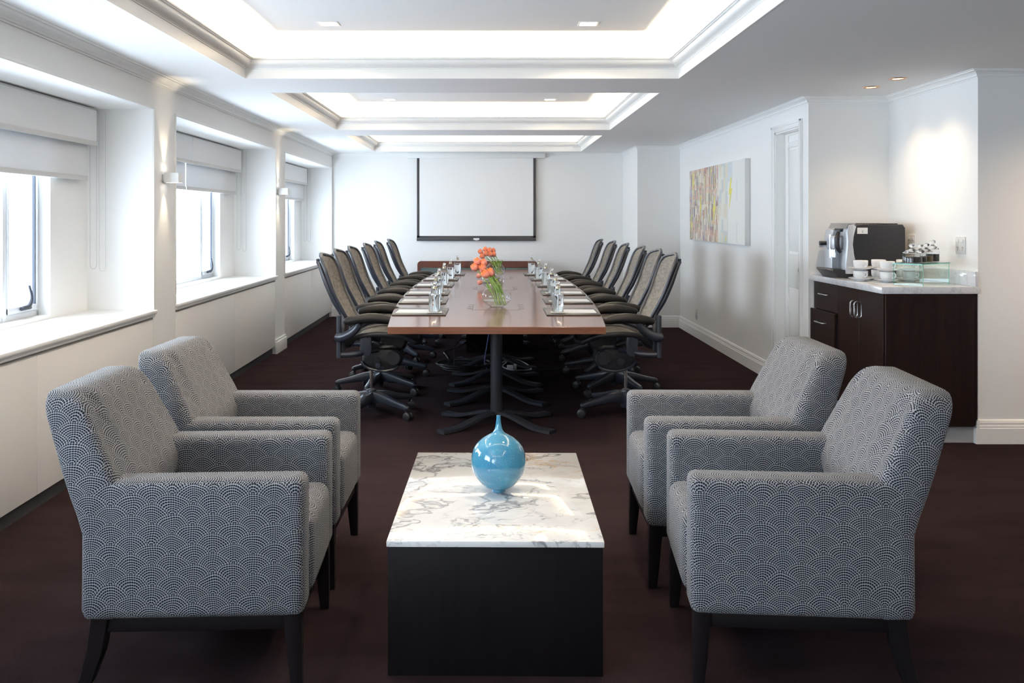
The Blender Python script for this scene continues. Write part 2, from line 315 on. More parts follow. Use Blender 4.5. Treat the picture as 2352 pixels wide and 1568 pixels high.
# ---------------------------------------------------------------- geometry helpers
class MB:
    def __init__(s, fn=None): s.bm = bmesh.new(); s.fn = fn
    def _merge(s, tmp, mi=0):
        for f in tmp.faces: f.material_index = mi
        me = bpy.data.meshes.new('tmp'); tmp.to_mesh(me); tmp.free(); s.bm.from_mesh(me); bpy.data.meshes.remove(me)
    def box(s, x0, x1, y0, y1, z0, z1, bev=0, seg=2, mi=0, fn=None, mtx=None):
        t = bmesh.new(); bmesh.ops.create_cube(t, size=1)
        for v in t.verts:
            v.co = Vector((x0+(v.co.x+.5)*(x1-x0), y0+(v.co.y+.5)*(y1-y0), z0+(v.co.z+.5)*(z1-z0)))
        if bev: bmesh.ops.bevel(t, geom=list(t.edges), offset=bev, segments=seg, profile=0.5, affect='EDGES')
        if fn:
            for v in t.verts: v.co = Vector(fn(*v.co))
        if mtx: t.transform(mtx)
        s._merge(t, mi); return s
    def prism(s, pts, a0, a1, axis='Y', bev=0, seg=2, mi=0, fn=None, mtx=None):
        """polygon pts (p,q) extruded along axis. axis Y: (x,z); X: (y,z); Z: (x,y)"""
        t = bmesh.new()
        mk = {'Y': lambda p, q, a: (p, a, q), 'X': lambda p, q, a: (a, p, q), 'Z': lambda p, q, a: (p, q, a)}[axis]
        A = [t.verts.new(mk(p, q, a0)) for p, q in pts]; B = [t.verts.new(mk(p, q, a1)) for p, q in pts]
        n = len(pts); fa = t.faces.new(A); fb = t.faces.new(list(reversed(B)))
        for i in range(n): t.faces.new((A[i], B[i], B[(i+1) % n], A[(i+1) % n]))
        bmesh.ops.recalc_face_normals(t, faces=list(t.faces))
        if bev:
            e = [e for e in t.edges if (e in fa.edges) or (e in fb.edges)]
            bmesh.ops.bevel(t, geom=e, offset=bev, segments=seg, profile=0.5, affect='EDGES')
        if fn:
            for v in t.verts: v.co = Vector(fn(*v.co))
        if mtx: t.transform(mtx)
        s._merge(t, mi); return s
    def lathe(s, prof, n=24, c=(0, 0, 0), mi=0, mtx=None):
        t = bmesh.new(); rings = []
        for r, z in prof:
            if r < 1e-5: rings.append([t.verts.new((c[0], c[1], c[2]+z))])
            else: rings.append([t.verts.new((c[0]+r*math.cos(2*PI*k/n), c[1]+r*math.sin(2*PI*k/n), c[2]+z)) for k in range(n)])
        for A, B in zip(rings, rings[1:]):
            for k in range(n):
                a, b = A[k % len(A)], A[(k+1) % len(A)]; d, e = B[k % len(B)], B[(k+1) % len(B)]
                vs = []
                for v in (a, b, e, d):
                    if v not in vs: vs.append(v)
                if len(vs) >= 3: t.faces.new(vs)
        for R, flip in ((rings[0], True), (rings[-1], False)):
            if len(R) > 1 and prof[0] != prof[-1]: pass
        bmesh.ops.recalc_face_normals(t, faces=list(t.faces))
        if mtx: t.transform(mtx)
        s._merge(t, mi); return s
    def cyl(s, a, b, r0, r1=None, n=16, mi=0):
        r1 = r0 if r1 is None else r1
        return s.tube([a, b], [r0, r1], n, mi=mi)
    def tube(s, pts, r, n=8, closed=False, mi=0, flat=(1, 1), up=None, smooth=0):
        P = [Vector(p) for p in pts]
        if smooth: P, r = spline(P, r, smooth, closed)
        m = len(P); R = r if isinstance(r, (list, tuple)) else [r]*m
        t = bmesh.new(); rings = []; nrm = None
        for i in range(m):
            if closed: tg = P[(i+1) % m]-P[i-1]
            else: tg = P[min(i+1, m-1)]-P[max(i-1, 0)]
            tg.normalize()
            if up is not None:
                side = tg.cross(Vector(up)); side.normalize(); nrm = side; bn = side.cross(tg)
            else:
                if nrm is None: nrm = tg.orthogonal().normalized()
                nrm = (nrm-tg*nrm.dot(tg)); nrm.normalize(); bn = tg.cross(nrm)
            rings.append([t.verts.new(P[i]+(nrm*math.cos(2*PI*k/n)*flat[0]+bn*math.sin(2*PI*k/n)*flat[1])*R[i]) for k in range(n)])
        prs = list(zip(rings, rings[1:])) + ([(rings[-1], rings[0])] if closed else [])
        for A, B in prs:
            for k in range(n): t.faces.new((A[k], A[(k+1) % n], B[(k+1) % n], B[k]))
        if not closed:
            t.faces.new(list(reversed(rings[0]))); t.faces.new(rings[-1])
        bmesh.ops.recalc_face_normals(t, faces=list(t.faces))
        s._merge(t, mi); return s
    def bar(s, pts, wh, up=(0, 0, 1), mi=0, smooth=0):
        """rectangular section sweep; wh list of (width,height) per point"""
        P = [Vector(p) for p in pts]
        if smooth:
            W = [a for a, b in wh]; Hh = [b for a, b in wh]
            P2, W = spline(P, W, smooth); _, Hh = spline(P, Hh, smooth); P = P2; wh = list(zip(W, Hh))
        t = bmesh.new(); rings = []; m = len(P)
        for i in range(m):
            tg = (P[min(i+1, m-1)]-P[max(i-1, 0)]).normalized(); side = tg.cross(Vector(up)).normalized(); bn = side.cross(tg)
            a, b = wh[i][0]/2, wh[i][1]/2
            rings.append([t.verts.new(P[i]+side*x*a+bn*y*b) for x, y in ((-1, -.8), (-.85, -1), (.85, -1), (1, -.8), (1, .8), (.85, 1), (-.85, 1), (-1, .8))])
        for A, B in zip(rings, rings[1:]):
            for k in range(8): t.faces.new((A[k], A[(k+1) % 8], B[(k+1) % 8], B[k]))
        t.faces.new(list(reversed(rings[0]))); t.faces.new(rings[-1])
        bmesh.ops.recalc_face_normals(t, faces=list(t.faces)); s._merge(t, mi); return s
    def grid(s, f, nu, nv, mi=0):
        t = bmesh.new(); V = [[t.verts.new(f(i/nu, j/nv)) for j in range(nv+1)] for i in range(nu+1)]
        for i in range(nu):
            for j in range(nv): t.faces.new((V[i][j], V[i+1][j], V[i+1][j+1], V[i][j+1]))
        s._merge(t, mi); return s
    def frame_rect(s, prof, x0, x1, y0, y1, mi=0):
        """sweep profile [(offset outwards, z)] round a horizontal rectangle with mitred corners"""
        t = bmesh.new(); rings = []
        for o, z in prof:
            rings.append([t.verts.new(p) for p in ((x0-o, y0-o, z), (x1+o, y0-o, z), (x1+o, y1+o, z), (x0-o, y1+o, z))])
        for A, B in zip(rings, rings[1:]):
            for k in range(4): t.faces.new((A[k], A[(k+1) % 4], B[(k+1) % 4], B[k]))
        bmesh.ops.recalc_face_normals(t, faces=list(t.faces)); s._merge(t, mi); return s
    def sphere(s, c, r, sc=(1, 1, 1), mi=0, n=16):
        t = bmesh.new(); bmesh.ops.create_uvsphere(t, u_segments=n, v_segments=max(6, n//2), radius=r)
        for v in t.verts: v.co = Vector((c[0]+v.co.x*sc[0], c[1]+v.co.y*sc[1], c[2]+v.co.z*sc[2]))
        s._merge(t, mi); return s
    def build(s, name, mats, parent=None, smooth=True, angle=38, uv=False, loc=None, subsurf=0, solid=0):
        me = bpy.data.meshes.new(name)
        if s.fn:
            for v in s.bm.verts: v.co = Vector(s.fn(*v.co))
            bmesh.ops.recalc_face_normals(s.bm, faces=list(s.bm.faces))
        if loc is not None: bmesh.ops.translate(s.bm, verts=list(s.bm.verts), vec=-Vector(loc))
        s.bm.normal_update()
        if uv:
            L = s.bm.loops.layers.uv.new('UVMap')
            for f in s.bm.faces:
                n = f.normal; ax = max(range(3), key=lambda i: abs(n[i])*(1.0, 1.0, 1.05)[i])
                for l in f.loops:
                    c = l.vert.co
                    l[L].uv = (c.y, c.z) if ax == 0 else (c.x, c.z) if ax == 1 else (c.y, c.x)
        s.bm.to_mesh(me); s.bm.free()
        for m in (mats if isinstance(mats, (list, tuple)) else [mats]): me.materials.append(m)
        if smooth:
            for p in me.polygons: p.use_smooth = True
            me.set_sharp_from_angle(angle=math.radians(angle))
        o = bpy.data.objects.new(name, me); C.objects.link(o)
        if parent: o.parent = parent
        if loc is not None: o.location = loc
        if solid:
            md = o.modifiers.new('thickness', 'SOLIDIFY'); md.thickness = solid; md.offset = 0
        if subsurf:
            md = o.modifiers.new('subdivision', 'SUBSURF'); md.levels = subsurf; md.render_levels = subsurf
        return o
def spline(P, r, k, closed=False):
    m = len(P); out = []; ro = []; R = r if isinstance(r, (list, tuple)) else [r]*m
    rng = range(m if closed else m-1)
    for i in rng:
        if closed: p0, p1, p2, p3 = P[i-1], P[i], P[(i+1) % m], P[(i+2) % m]
        else: p0, p1, p2, p3 = P[max(i-1, 0)], P[i], P[i+1], P[min(i+2, m-1)]
        for j in range(k):
            t = j/k
            out.append(0.5*((2*p1)+(p2-p0)*t+(2*p0-5*p1+4*p2-p3)*t*t+(3*p1-p0-3*p2+p3)*t**3))
            ro.append(R[i]*(1-t)+R[(i+1) % m]*t)
    if not closed: out.append(P[-1].copy()); ro.append(R[-1])
    return out, ro
def arc(cx, cz, r, a0, a1, n=6):
    return [(cx+r*math.cos(math.radians(a0+(a1-a0)*i/n)), cz+r*math.sin(math.radians(a0+(a1-a0)*i/n))) for i in range(n+1)]
def rrect(x0, x1, y0, y1, r, n=5):
    return arc(x1-r, y1-r, r, 0, 90, n)+arc(x0+r, y1-r, r, 90, 180, n)+arc(x0+r, y0+r, r, 180, 270, n)+arc(x1-r, y0+r, r, 270, 360, n)

def thing(name, label, cat, loc=(0, 0, 0), rz=0, group=None):
    o = bpy.data.objects.new(name, None); C.objects.link(o); o.empty_display_size = 0.1
    o.location = loc; o.rotation_euler = (0, 0, rz); return tag(o, label, cat, group)
def tag(o, label=None, cat=None, group=None, kind=None):
    if label: o['label'] = label
    if cat: o['category'] = cat
    if group: o['group'] = group
    if kind: o['kind'] = kind
    return o
def struct(o): o['kind'] = 'structure'; return o
def dup(root, loc, rz=None, label=None, group=None, scale=None):
    r = root.copy(); C.objects.link(r); r.location = loc
    if rz is not None: r.rotation_euler = (0, 0, rz)
    if scale: r.scale = scale
    if label: r['label'] = label
    if group: r['group'] = group
    for ch in list(root.children):
        c = ch.copy(); C.objects.link(c); c.parent = r
        for g in list(ch.children):
            d = g.copy(); C.objects.link(d); d.parent = c
    return r

# ---------------------------------------------------------------- the room
YB = 12.86                   # far wall
YN = -3.6                    # wall behind the camera
XR = 2.44                    # right wall (door, painting)
XN = 3.06                    # side wall of the coffee niche
YC0, YC1 = 5.62, 6.88        # coffee niche
XW = lambda y: -2.147-0.01222*y      # window wall runs very slightly off square
LW = lambda d, s, z: (XW(s)-d, s, z)  # wall-local: d = depth into the wall
struct(MB().box(-3.2, 6, YN-.2, YB+.2, -.08, 0).build('floor', M['carpet'], smooth=False))
# ceiling slab pieces around the coffers
mb = MB(); ys = [YN-.2]
for a, b in COFFERS: ys += [a, b]
ys.append(YB+.2)
for i in range(0, len(ys), 2): mb.box(-3.0, 6, ys[i], ys[i+1], H, H+.012)
for a, b in COFFERS:
    mb.box(-3.0, CX0, a, b, H, H+.012); mb.box(CX1, 6, a, b, H, H+.012)
    # raised inner ceiling and its side walls
    e = .13
    mb.box(CX0-e-.02, CX1+e+.02, a-e-.02, b+e+.02, HC, HC+.02)
    mb.box(CX0-e-.02, CX0-e, a-e, b+e, H+.012, HC); mb.box(CX1+e, CX1+e+.02, a-e, b+e, H+.012, HC)
    mb.box(CX0-e, CX1+e, a-e-.02, a-e, H+.012, HC); mb.box(CX0-e, CX1+e, b+e, b+e+.02, H+.012, HC)
struct(mb.build('ceiling', M['ceil'], smooth=False))
# coffer cornices
prof = [(.004, H+.011), (.004, H-.0015), (-.004, H-.0015), (-.004, H+.062), (-.010, H+.064), (-.010, H+.072), (-.016, H+.074)]
prof += [(-.016-.040*math.sin(a), H+.074+.034*(1-math.cos(a))) for a in [PI/2*k/6 for k in range(1, 7)]]
prof += [(-.056, H+.114), (-.066, H+.116), (-.066, H+.121), (-.075, H+.122), (-.075, H+.130), (-.06, H+.130), (-.05, H+.10), (.006, H+.055), (.006, H+.012)]
tn = 1
for a, b in COFFERS:
    o = MB().frame_rect(prof, CX0, CX1, a, b).build('trim_%d' % tn, M['trim'], angle=25); struct(o); tn += 1

# left wall with deep window recesses
RL = 3.04; REC = [-4.16, -0.68, 2.80, 6.27, 9.76]   # recess starts; the first is unseen, added to let in more daylight
RLs = {9.76: 12.80-9.76}
ZS, ZT = .80, 2.131; DB = .43
mb = MB(LW); prev = YN-.2
for r in REC:
    r0 = max(r, YN-.2); r1 = r+RL
    if r0 > prev: mb.box(0, .62, prev, r0, 0, H+.01)
    mb.box(0, .62, r0, r1, ZT, H+.01)                 # lintel
    mb.box(.05, .62, r0, r1, 0, ZS-.02)               # below the sill, set back behind the cover
    o0, o1 = r+.466, r+2.54                           # opening in the inner plane
    if r > YN: mb.box(DB, .62, r0, o0, ZS-.02, ZT)
    mb.box(DB, .62, o1, r1, ZS-.02, ZT)
    mb.box(DB, .62, max(o0, r0), o1, ZS-.02, .84); mb.box(DB, .62, max(o0, r0), o1, 2.02, ZT)
    prev = r1
mb.box(0, .62, prev, YB+.2, 0, H+.01)
struct(mb.build('wall_left', M['wall'], smooth=False))
wn = 1
for r in REC[1:]:
    # sill with moulded nose
    mb = MB(LW); mb.box(-.030, DB, r-.012, r+RL+.012, ZS-.004, ZS+.018, .006, 2)
    mb.box(-.016, DB, r-.004, r+RL+.004, ZS-.028, ZS-.004, .005, 2)
    mb.box(-.022, 0, r-.008, r+RL+.008, ZS-.012, ZS-.003, .004, 2)
    mb.box(.12, .14, r+.6, r+2.7, ZS+.018, ZS+.0185, mi=1)
    o = mb.build('trim_%d' % tn, [M['trim'], M['socket']]); struct(o); tn += 1
    # bead round the recess edge
    mb = MB(LW)
    mb.box(-.008, .004, r+RL, r+RL+.018, ZS+.018, ZT+.018, .003); mb.box(-.008, .004, r-.018, r, ZS+.018, ZT+.018, .003)
    mb.box(-.008, .004, r, r+RL, ZT, ZT+.018, .003)
    o = mb.build('trim_%d' % tn, M['trim']); struct(o); tn += 1
    # heater cover panel below
    mb = MB(LW); mb.box(0, .05, r+.004, r+1.515, .08, ZS-.045, .002); mb.box(0, .05, r+1.518, r+RL-.004, .08, ZS-.045, .002)
    o = mb.build('trim_%d' % tn, M['panel']); struct(o); tn += 1
    mb = MB(LW); mb.box(.03, .049, r+.004, r+RL-.004, 0, .095); o = mb.build('trim_%d' % tn, M['black'], smooth=False); struct(o); tn += 1  # black strip painted as the shadow in the gap under the panel
    # window
    o0, o1 = r+.466, r+2.54; mu = r+2.15; d0, d1 = .50, .56; z0, z1 = .84, 2.02
    mb = MB(LW)
    mb.box(d0, d1, o0, o1, z0, z0+.035, .003); mb.box(d0, d1, o0, o1, z1-.035, z1, .003)
    mb.box(d0, d1, o0, o0+.03, z0, z1, .003); mb.box(d0, d1, o1-.03, o1, z0, z1, .003)
    mb.box(d0-.005, d1, mu-.02, mu+.02, z0, z1, .003)
    W = mb.build('window_%d' % wn, M['alu']); struct(W)
    mb = MB(LW); mb.box(.535, .539, o0+.02, mu-.01, z0+.03, z1-.03); mb.build('pane', M['pane'], W, smooth=False)
    mb = MB(LW); c0, c1 = mu+.022, o1-.032
    mb.box(d0-.012, d1-.01, c0, c1, z0+.037, z0+.072, .003); mb.box(d0-.012, d1-.01, c0, c1, z1-.072, z1-.037, .003)
    mb.box(d0-.012, d1-.01, c0, c0+.012, z0+.037, z1-.037, .002); mb.box(d0-.012, d1-.01, c1-.02, c1, z0+.037, z1-.037, .002)
    cs = mb.build('casement', M['alu'], W)
    mb = MB(LW); mb.box(d0-.008, d0+.008, c1-.030, c1-.02, z0+.06, z1-.06); mb.build('gasket', M['gasket'], W, smooth=False)
    mb = MB(LW); mb.box(.523, .527, c0+.01, c1-.03, z0+.07, z1-.07); mb.build('pane', M['pane'], W, smooth=False)
    mb = MB(); P = lambda d, s, z: LW(d, s, z); cm = (c0+c1)/2
    mb.tube([P(.475, cm-.03, .905), P(.46, cm, .91), P(.455, cm+.02, .935), P(.455, cm+.028, .97), P(.46, cm+.008, 1.03)], [.010, .013, .011, .008, .007], 8, smooth=4)
    mb.tube([P(.475, cm-.05, .90), P(.475, cm+.05, .90)], .011, 8)
    mb.build('handle', M['gasket'], W)
    x = XW(r+1.5)-.60
    area('window_portal', (x, (o0+o1)/2, 1.43), (0, -PI/2, 0), z1-z0, o1-o0, 1, (1, 1, 1), portal=True)
    wn += 1
# baseboards on the piers of the window wall
bp = lambda d, s, z: LW(d, s, z)
mb = MB(LW)
for a, b in ((-1.12, -.68), (2.36, 2.80), (5.84, 6.27), (9.31, 9.76)):
    mb.box(-.024, .0, a-.01, b+.01, 0, .125, .002); mb.box(-.014, 0, a-.006, b+.006, .125, .15, .004)
struct(mb.build('baseboard_left', M['trim']))

# far wall with the projecting column on its right
mb = MB(); mb.box(-3.0, 2.7, YB, YB+.2, 0, H+.01); mb.box(1.887, 2.7, 11.58, YB, 0, H+.01)
struct(mb.build('wall_back', M['wall'], smooth=False))
def base_run(mb, a, b, nrm):
    """moulded baseboard along wall a->b (xy), nrm = direction into the room"""
    a = Vector((a[0], a[1], 0)); b = Vector((b[0], b[1], 0)); n = Vector((nrm[0], nrm[1], 0))
    pr = [(0, 0), (.020, 0), (.020, .098), (.014, .101), (.014, .106), (.017, .110), (.013, .118), (.013, .135), (.010, .139), (.010, .144), (.004, .152), (0, .152)]
    t = bmesh.new(); A = [t.verts.new(a+n*p+Vector((0, 0, q))) for p, q in pr]; B = [t.verts.new(b+n*p+Vector((0, 0, q))) for p, q in pr]
    for i in range(len(pr)): t.faces.new((A[i], B[i], B[(i+1) % len(pr)], A[(i+1) % len(pr)]))
    t.faces.new(A); t.faces.new(list(reversed(B))); bmesh.ops.recalc_face_normals(t, faces=list(t.faces)); mb._merge(t)
mb = MB(); base_run(mb, (XW(YB)+.0, YB), (1.887, YB), (0, -1)); base_run(mb, (1.887, YB), (1.887, 11.56), (-1, 0)); base_run(mb, (1.867, 11.58), (XR, 11.58), (0, -1))
struct(mb.build('baseboard_back', M['trim'], angle=20))
# right wall: painting, doorway, corner
DY0, DY1, DZ = 7.06, 7.68, 2.145
mb = MB()
mb.box(XR, XR+.2, DY1, YB, 0, H+.01); mb.box(XR, XR+.2, YC1, DY0, 0, H+.01); mb.box(XR, XR+.2, DY0, DY1, DZ, H+.01)
struct(mb.build('wall_right', M['wall'], smooth=False))
mb = MB(); mb.box(XR+.2, XN, YC1, YC1+.15, 0, H+.01)
mb.box(XN, XN+.15, YC0, YC1+.15, 0, H+.01)
struct(mb.build('wall_niche', M['wall'], smooth=False))
mb = MB(); mb.box(XN+.15, 5.6, YC0, YC0+.15, 0, H+.01)
struct(mb.build('wall_front_right', M['wall'], smooth=False))
mb = MB(); mb.box(5.6, 5.8, YN-.2, YC0+.15, 0, H+.01)
struct(mb.build('wall_far_right', M['wall'], smooth=False))
mb = MB(); mb.box(-3, 5.8, YN-.2, YN, 0, H+.01)
struct(mb.build('wall_front', M['wall'], smooth=False))
mb = MB(); base_run(mb, (XR, 11.58), (XR, DY1+.06), (-1, 0)); base_run(mb, (XR, DY0-.06), (XR, YC1-.0), (-1, 0))
struct(mb.build('baseboard_right', M['trim'], angle=20))
mb = MB(); base_run(mb, (XN-.0, YC0), (5.6, YC0), (0, -1)); base_run(mb, (XN, YC0-.02), (XN, YC0+.10), (-1, 0))
struct(mb.build('baseboard_niche', M['trim'], angle=20))
# crown mouldings
def crown_run(mb, pts, inward, s=1.0):
    """pts: polyline (xy); inward: per-point mitre direction (already scaled)"""
    pr = [(0, H-.050), (.006, H-.050), (.006, H-.042), (.014, H-.040), (.018, H-.026), (.032, H-.014), (.050, H-.010), (.050, H-.004), (.066, H-.003), (.066, H+.002), (0, H+.002)]
    t = bmesh.new(); R = []
    for (x, y), (nx, ny) in zip(pts, inward): R.append([t.verts.new((x+nx*p*s, y+ny*p*s, q if q >= H-.005 else H-(H-q)*s)) for p, q in pr])
    n = len(pr)
    for A, B in zip(R, R[1:]):
        for i in range(n): t.faces.new((A[i], B[i], B[(i+1) % n], A[(i+1) % n]))
    t.faces.new(R[0]); t.faces.new(list(reversed(R[-1]))); bmesh.ops.recalc_face_normals(t, faces=list(t.faces)); mb._merge(t)
mb = MB(); crown_run(mb, [(XW(YN), YN), (XW(YB), YB), (1.887, YB), (1.887, 11.58), (XR, 11.58), (XR, YC1), (XN, YC1), (XN, YC0), (5.6, YC0)],
    [(1.5, 0), (1.3, -.6), (-.6, -.6), (-.6, -.6), (-1, -.6), (-1, -1), (-1, -1), (-1, -1), (-1, -1)])
o = mb.build('trim_%d' % tn, M['trim'], angle=20); struct(o); tn += 1

# door in the right wall
mb = MB(); cw = .055
def casing(mb, y0, y1, zt):
    for (a, b) in ((y0-cw, y0), (y1, y1+cw)):
        mb.box(XR-.016, XR, a, b, 0, zt+cw, .003); mb.box(XR-.024, XR-.014, (a if a < y0 else b-.02), (a+.02 if a < y0 else b), 0, zt+cw, .003)
    mb.box(XR-.016, XR, y0, y1, zt, zt+cw, .003); mb.box(XR-.024, XR-.014, y0-cw, y1+cw, zt+cw-.02, zt+cw, .003)
    mb.box(XR-.002, XR+.12, y0-.02, y0+.012, 0, zt); mb.box(XR-.002, XR+.12, y1-.012, y1+.02, 0, zt); mb.box(XR-.002, XR+.12, y0, y1, zt-.012, zt+.01)
casing(mb, DY0, DY1, DZ)
o = mb.build('trim_%d' % tn, M['trim']); struct(o); tn += 1
mb = MB(); X0, X1 = XR+.073, XR+.11; y0, y1 = DY0+.014, DY1-.014
mb.box(X0+.012, X1, y0, y1, .005, DZ-.014)
st = .085
for a, b in ((y0, y0+st), (y1-st, y1)): mb.box(X0, X0+.014, a, b, .005, DZ-.014, .003)
for a, b in ((.005, .25), (.84, 1.12), (2.01, 2.06), (DZ-.03, DZ-.014)): mb.box(X0, X0+.014, y0+st, y1-st, a, b, .003)
for a, b in ((.27, .82), (1.14, 1.99)): mb.box(X0+.004, X0+.014, y0+st+.02, y1-st-.02, a, b, .004)
D = mb.build('door_1', M['door']); struct(D)
mb = MB(); mb.lathe([(0, 0), (.026, 0), (.026, .004), (.010, .008), (.010, .035), (.024, .04), (.026, .055), (.018, .066), (0, .068)], 20, mtx=Matrix.Translation((X0, y0+.05, 1.0)) @ Matrix.Rotation(-PI/2, 4, 'Y'))
mb.build('handle', M['steel'], D)

# coffer downlights
sq = []
for i, (x, y) in enumerate([(-1.0, 5.47), (.59, 5.47), (-1.03, 8.98), (.585, 8.98), (-1.0, 3.6), (.59, 3.6)]):
    nm = ['far left corner of the nearest ceiling coffer', 'far right corner of the nearest ceiling coffer', 'left side of the middle ceiling coffer', 'right side of the middle ceiling coffer',
          'near left corner of the nearest ceiling coffer', 'near right corner of the nearest ceiling coffer'][i]
    if i == 0:
        t = thing('square_downlight', 'x', 'ceiling light', (x, y, HC), 0, 'square coffer downlights')
        mb = MB(); mb.box(-.062, .062, -.062, -.05, -.004, 0); mb.box(-.062, .062, .05, .062, -.004, 0); mb.box(-.062, -.05, -.05, .05, -.004, 0); mb.box(.05, .062, -.05, .05, -.004, 0)
        mb.build('rim', M['white'], t); MB().box(-.05, .05, -.05, .05, -.003, 0).build('diffuser', M['lamp'], t); base = t
    else: t = dup(base, (x, y, HC))
    t['label'] = 'small square white downlight set in the ' + nm
    area('downlight_beam', (x, y, HC-.01), (0, 0, 0), .09, .09, 9 if y < 6 else 4, (1, .82, .60), spread=2.4)

# niche downlights
for i, (x, y) in enumerate([(2.70, 6.355), (2.71, 5.96)]):
    lb = ['round halogen downlight nearer the door, in ceiling above coffee machine', 'round halogen downlight nearer the camera, in ceiling above coffee counter'][i]
    t = thing('round_downlight', lb, 'ceiling light', (x, y, H), 0, 'halogen downlights over the coffee counter')
    MB().lathe([(.036, -.002), (.040, -.006), (.056, -.005), (.058, 0), (.036, 0), (.036, -.002)], 28).build('rim', M['copper'], t)
    MB().lathe([(0, -.001), (.022, -.001), (.036, -.0005), (.036, 0), (0, 0)], 24).build('bulb', M['lampwarm'], t)
    spot('halogen_or_fill_beam', (x, y, H-.02), (x+.16, y, 0), 21, (1, .76, .5), 1.9, 1.0, .03)

# unseen downlights added as warm fill light, right of the camera
for i, (x, y) in enumerate([(3.75, 4.75), (4.75, 4.75), (3.3, 2.4), (3.3, 0.4)]):
    dup(t, (x, y, H), label='added unseen fill downlight in ceiling right of the armchairs, %s' % ['beside the niche corner', 'farther right along the wall', 'level with the coffee table', 'nearest the camera'][i])
    spot('halogen_or_fill_beam', (x, y, H-.02), (x+.01, y+(.35 if i < 2 else 0), 0), 55, (1, .74, .50), 2.3, 1.0, .03)

# wall sconces
for i, (yc, zc) in enumerate([(6.04, 1.69), (9.43, 1.70)]):
    lb = ['small white rectangular up-and-down wall light on the nearer pier between windows', 'small white rectangular up-and-down wall light on the farther pier between windows'][i]
    xw = XW(yc); t = thing('wall_sconce', lb, 'wall light', (xw, yc, zc), 0, 'wall lights on the window piers')
    MB().box(0, .02, -.028, .028, -.024, .024, .002).build('mounting_plate', M['white'], t)
    mb = MB(); hh = .033; a, b, e = .018, .115, .045
    mb.box(a, a+.004, -e+.004, e-.004, -hh, hh); mb.box(b-.004, b, -e+.004, e-.004, -hh, hh); mb.box(a, b, -e, -e+.004, -hh, hh); mb.box(a, b, e-.004, e, -hh, hh)
    mb.build('shade', M['white'], t, smooth=False)
    MB().box(a+.006, b-.006, -e+.006, e-.006, -.012, .012, .002).build('bulb', M['lamp'], t)
    for s in (1, -1): spot('sconce_beam', (xw+.055, yc, zc+.02*s), (xw-.03, yc, zc+s*1.0), 8.0, (1, .84, .58), .85, .8, .012)

# roller blinds: an upper and a lower layer, two blinds wide in each recess
def blind(r, s0, s1, d, zb, cord, label):
    w = s1-s0; x = XW((s0+s1)/2)-d
    t = thing('roller_blind', label, 'blind', (x, (s0+s1)/2, ZT-.002), math.atan(0.01222), 'white roller blinds in the window recesses')
    mb = MB(); mb.box(-.001, .001, -w/2, w/2, zb-ZT+.028, -.02); mb.build('fabric', M['blind' if d < .36 else 'blind2'], t, smooth=False)
    MB().box(-.007, .007, -w/2, w/2, zb-ZT, zb-ZT+.03, .004).build('bottom_bar', M['blindbar'], t)
    MB().tube([(-.0185, -w/2, -.022), (-.0185, w/2, -.022)], .018, 12).build('roller', M['blindbar'], t)
    if cord:
        zc = cord-ZT; y = w/2+.022
        mb = MB(); mb.tube([(.008, y, -.02), (.008, y, zc+.03), (.010, y+.002, zc+.014), (.016, y+.006, zc+.004), (.025, y+.01, zc), (.034, y+.014, zc+.004), (.040, y+.018, zc+.014), (.042, y+.02, zc+.03), (.042, y+.02, -.02)], .0017, 5)
        mb.build('cord', M['cord'], t)
ordn = {1: 'nearest window', 2: 'middle window', 3: 'farthest window'}
for k, r in enumerate(REC[2:], 1):
    for nm, d, zb, g, cz in (('upper', .335, 1.884, 1.41, 1.075), ('lower', .385, 1.661, 1.38, 1.09)):
        e = 2.96 if nm == 'upper' else 2.94
        blind(r, r+.07, r+g-.006, d, zb, None, '%s roller blind, near half of the %s' % ('front' if nm == 'upper' else 'longer rear', ordn[k]))
        blind(r, r+g+.006, r+e, d, zb, cz, '%s roller blind with bead cord, far half of the %s' % ('front' if nm == 'upper' else 'longer rear', ordn[k]))

# projection screen on the far wall
t = thing('projection_screen', 'large white pull-down projection screen with black border on far wall', 'screen', (-.224, YB-.05, H))
MB().box(-.99, .99, -.028, .048, -.075, 0, .006).build('casing', M['white'], t)
MB().box(-.853, .853, -.001, .001, -1.24, -.05).build('fabric', M['screen'], t, smooth=False)
mb = MB(); mb.box(-.853, -.817, -.002, .002, -1.24, -.05); mb.box(.817, .853, -.002, .002, -1.24, -.05); mb.box(-.853, .853, -.002, .002, -1.225, -1.19)
mb.build('border', M['black'], t, smooth=False)
MB().box(-.856, .856, -.010, .010, -1.262, -1.215, .005).build('bottom_bar', M['black'], t)
mb = MB(); mb.prism([(-.042, -1.222), (.042, -1.222), (.042, -1.247), (.02, -1.249), (.012, -1.255), (-.012, -1.255), (-.02, -1.249), (-.042, -1.247)], -.0125, -.009, 'Y')
mb.build('label_plate', M['white'], t, smooth=False)

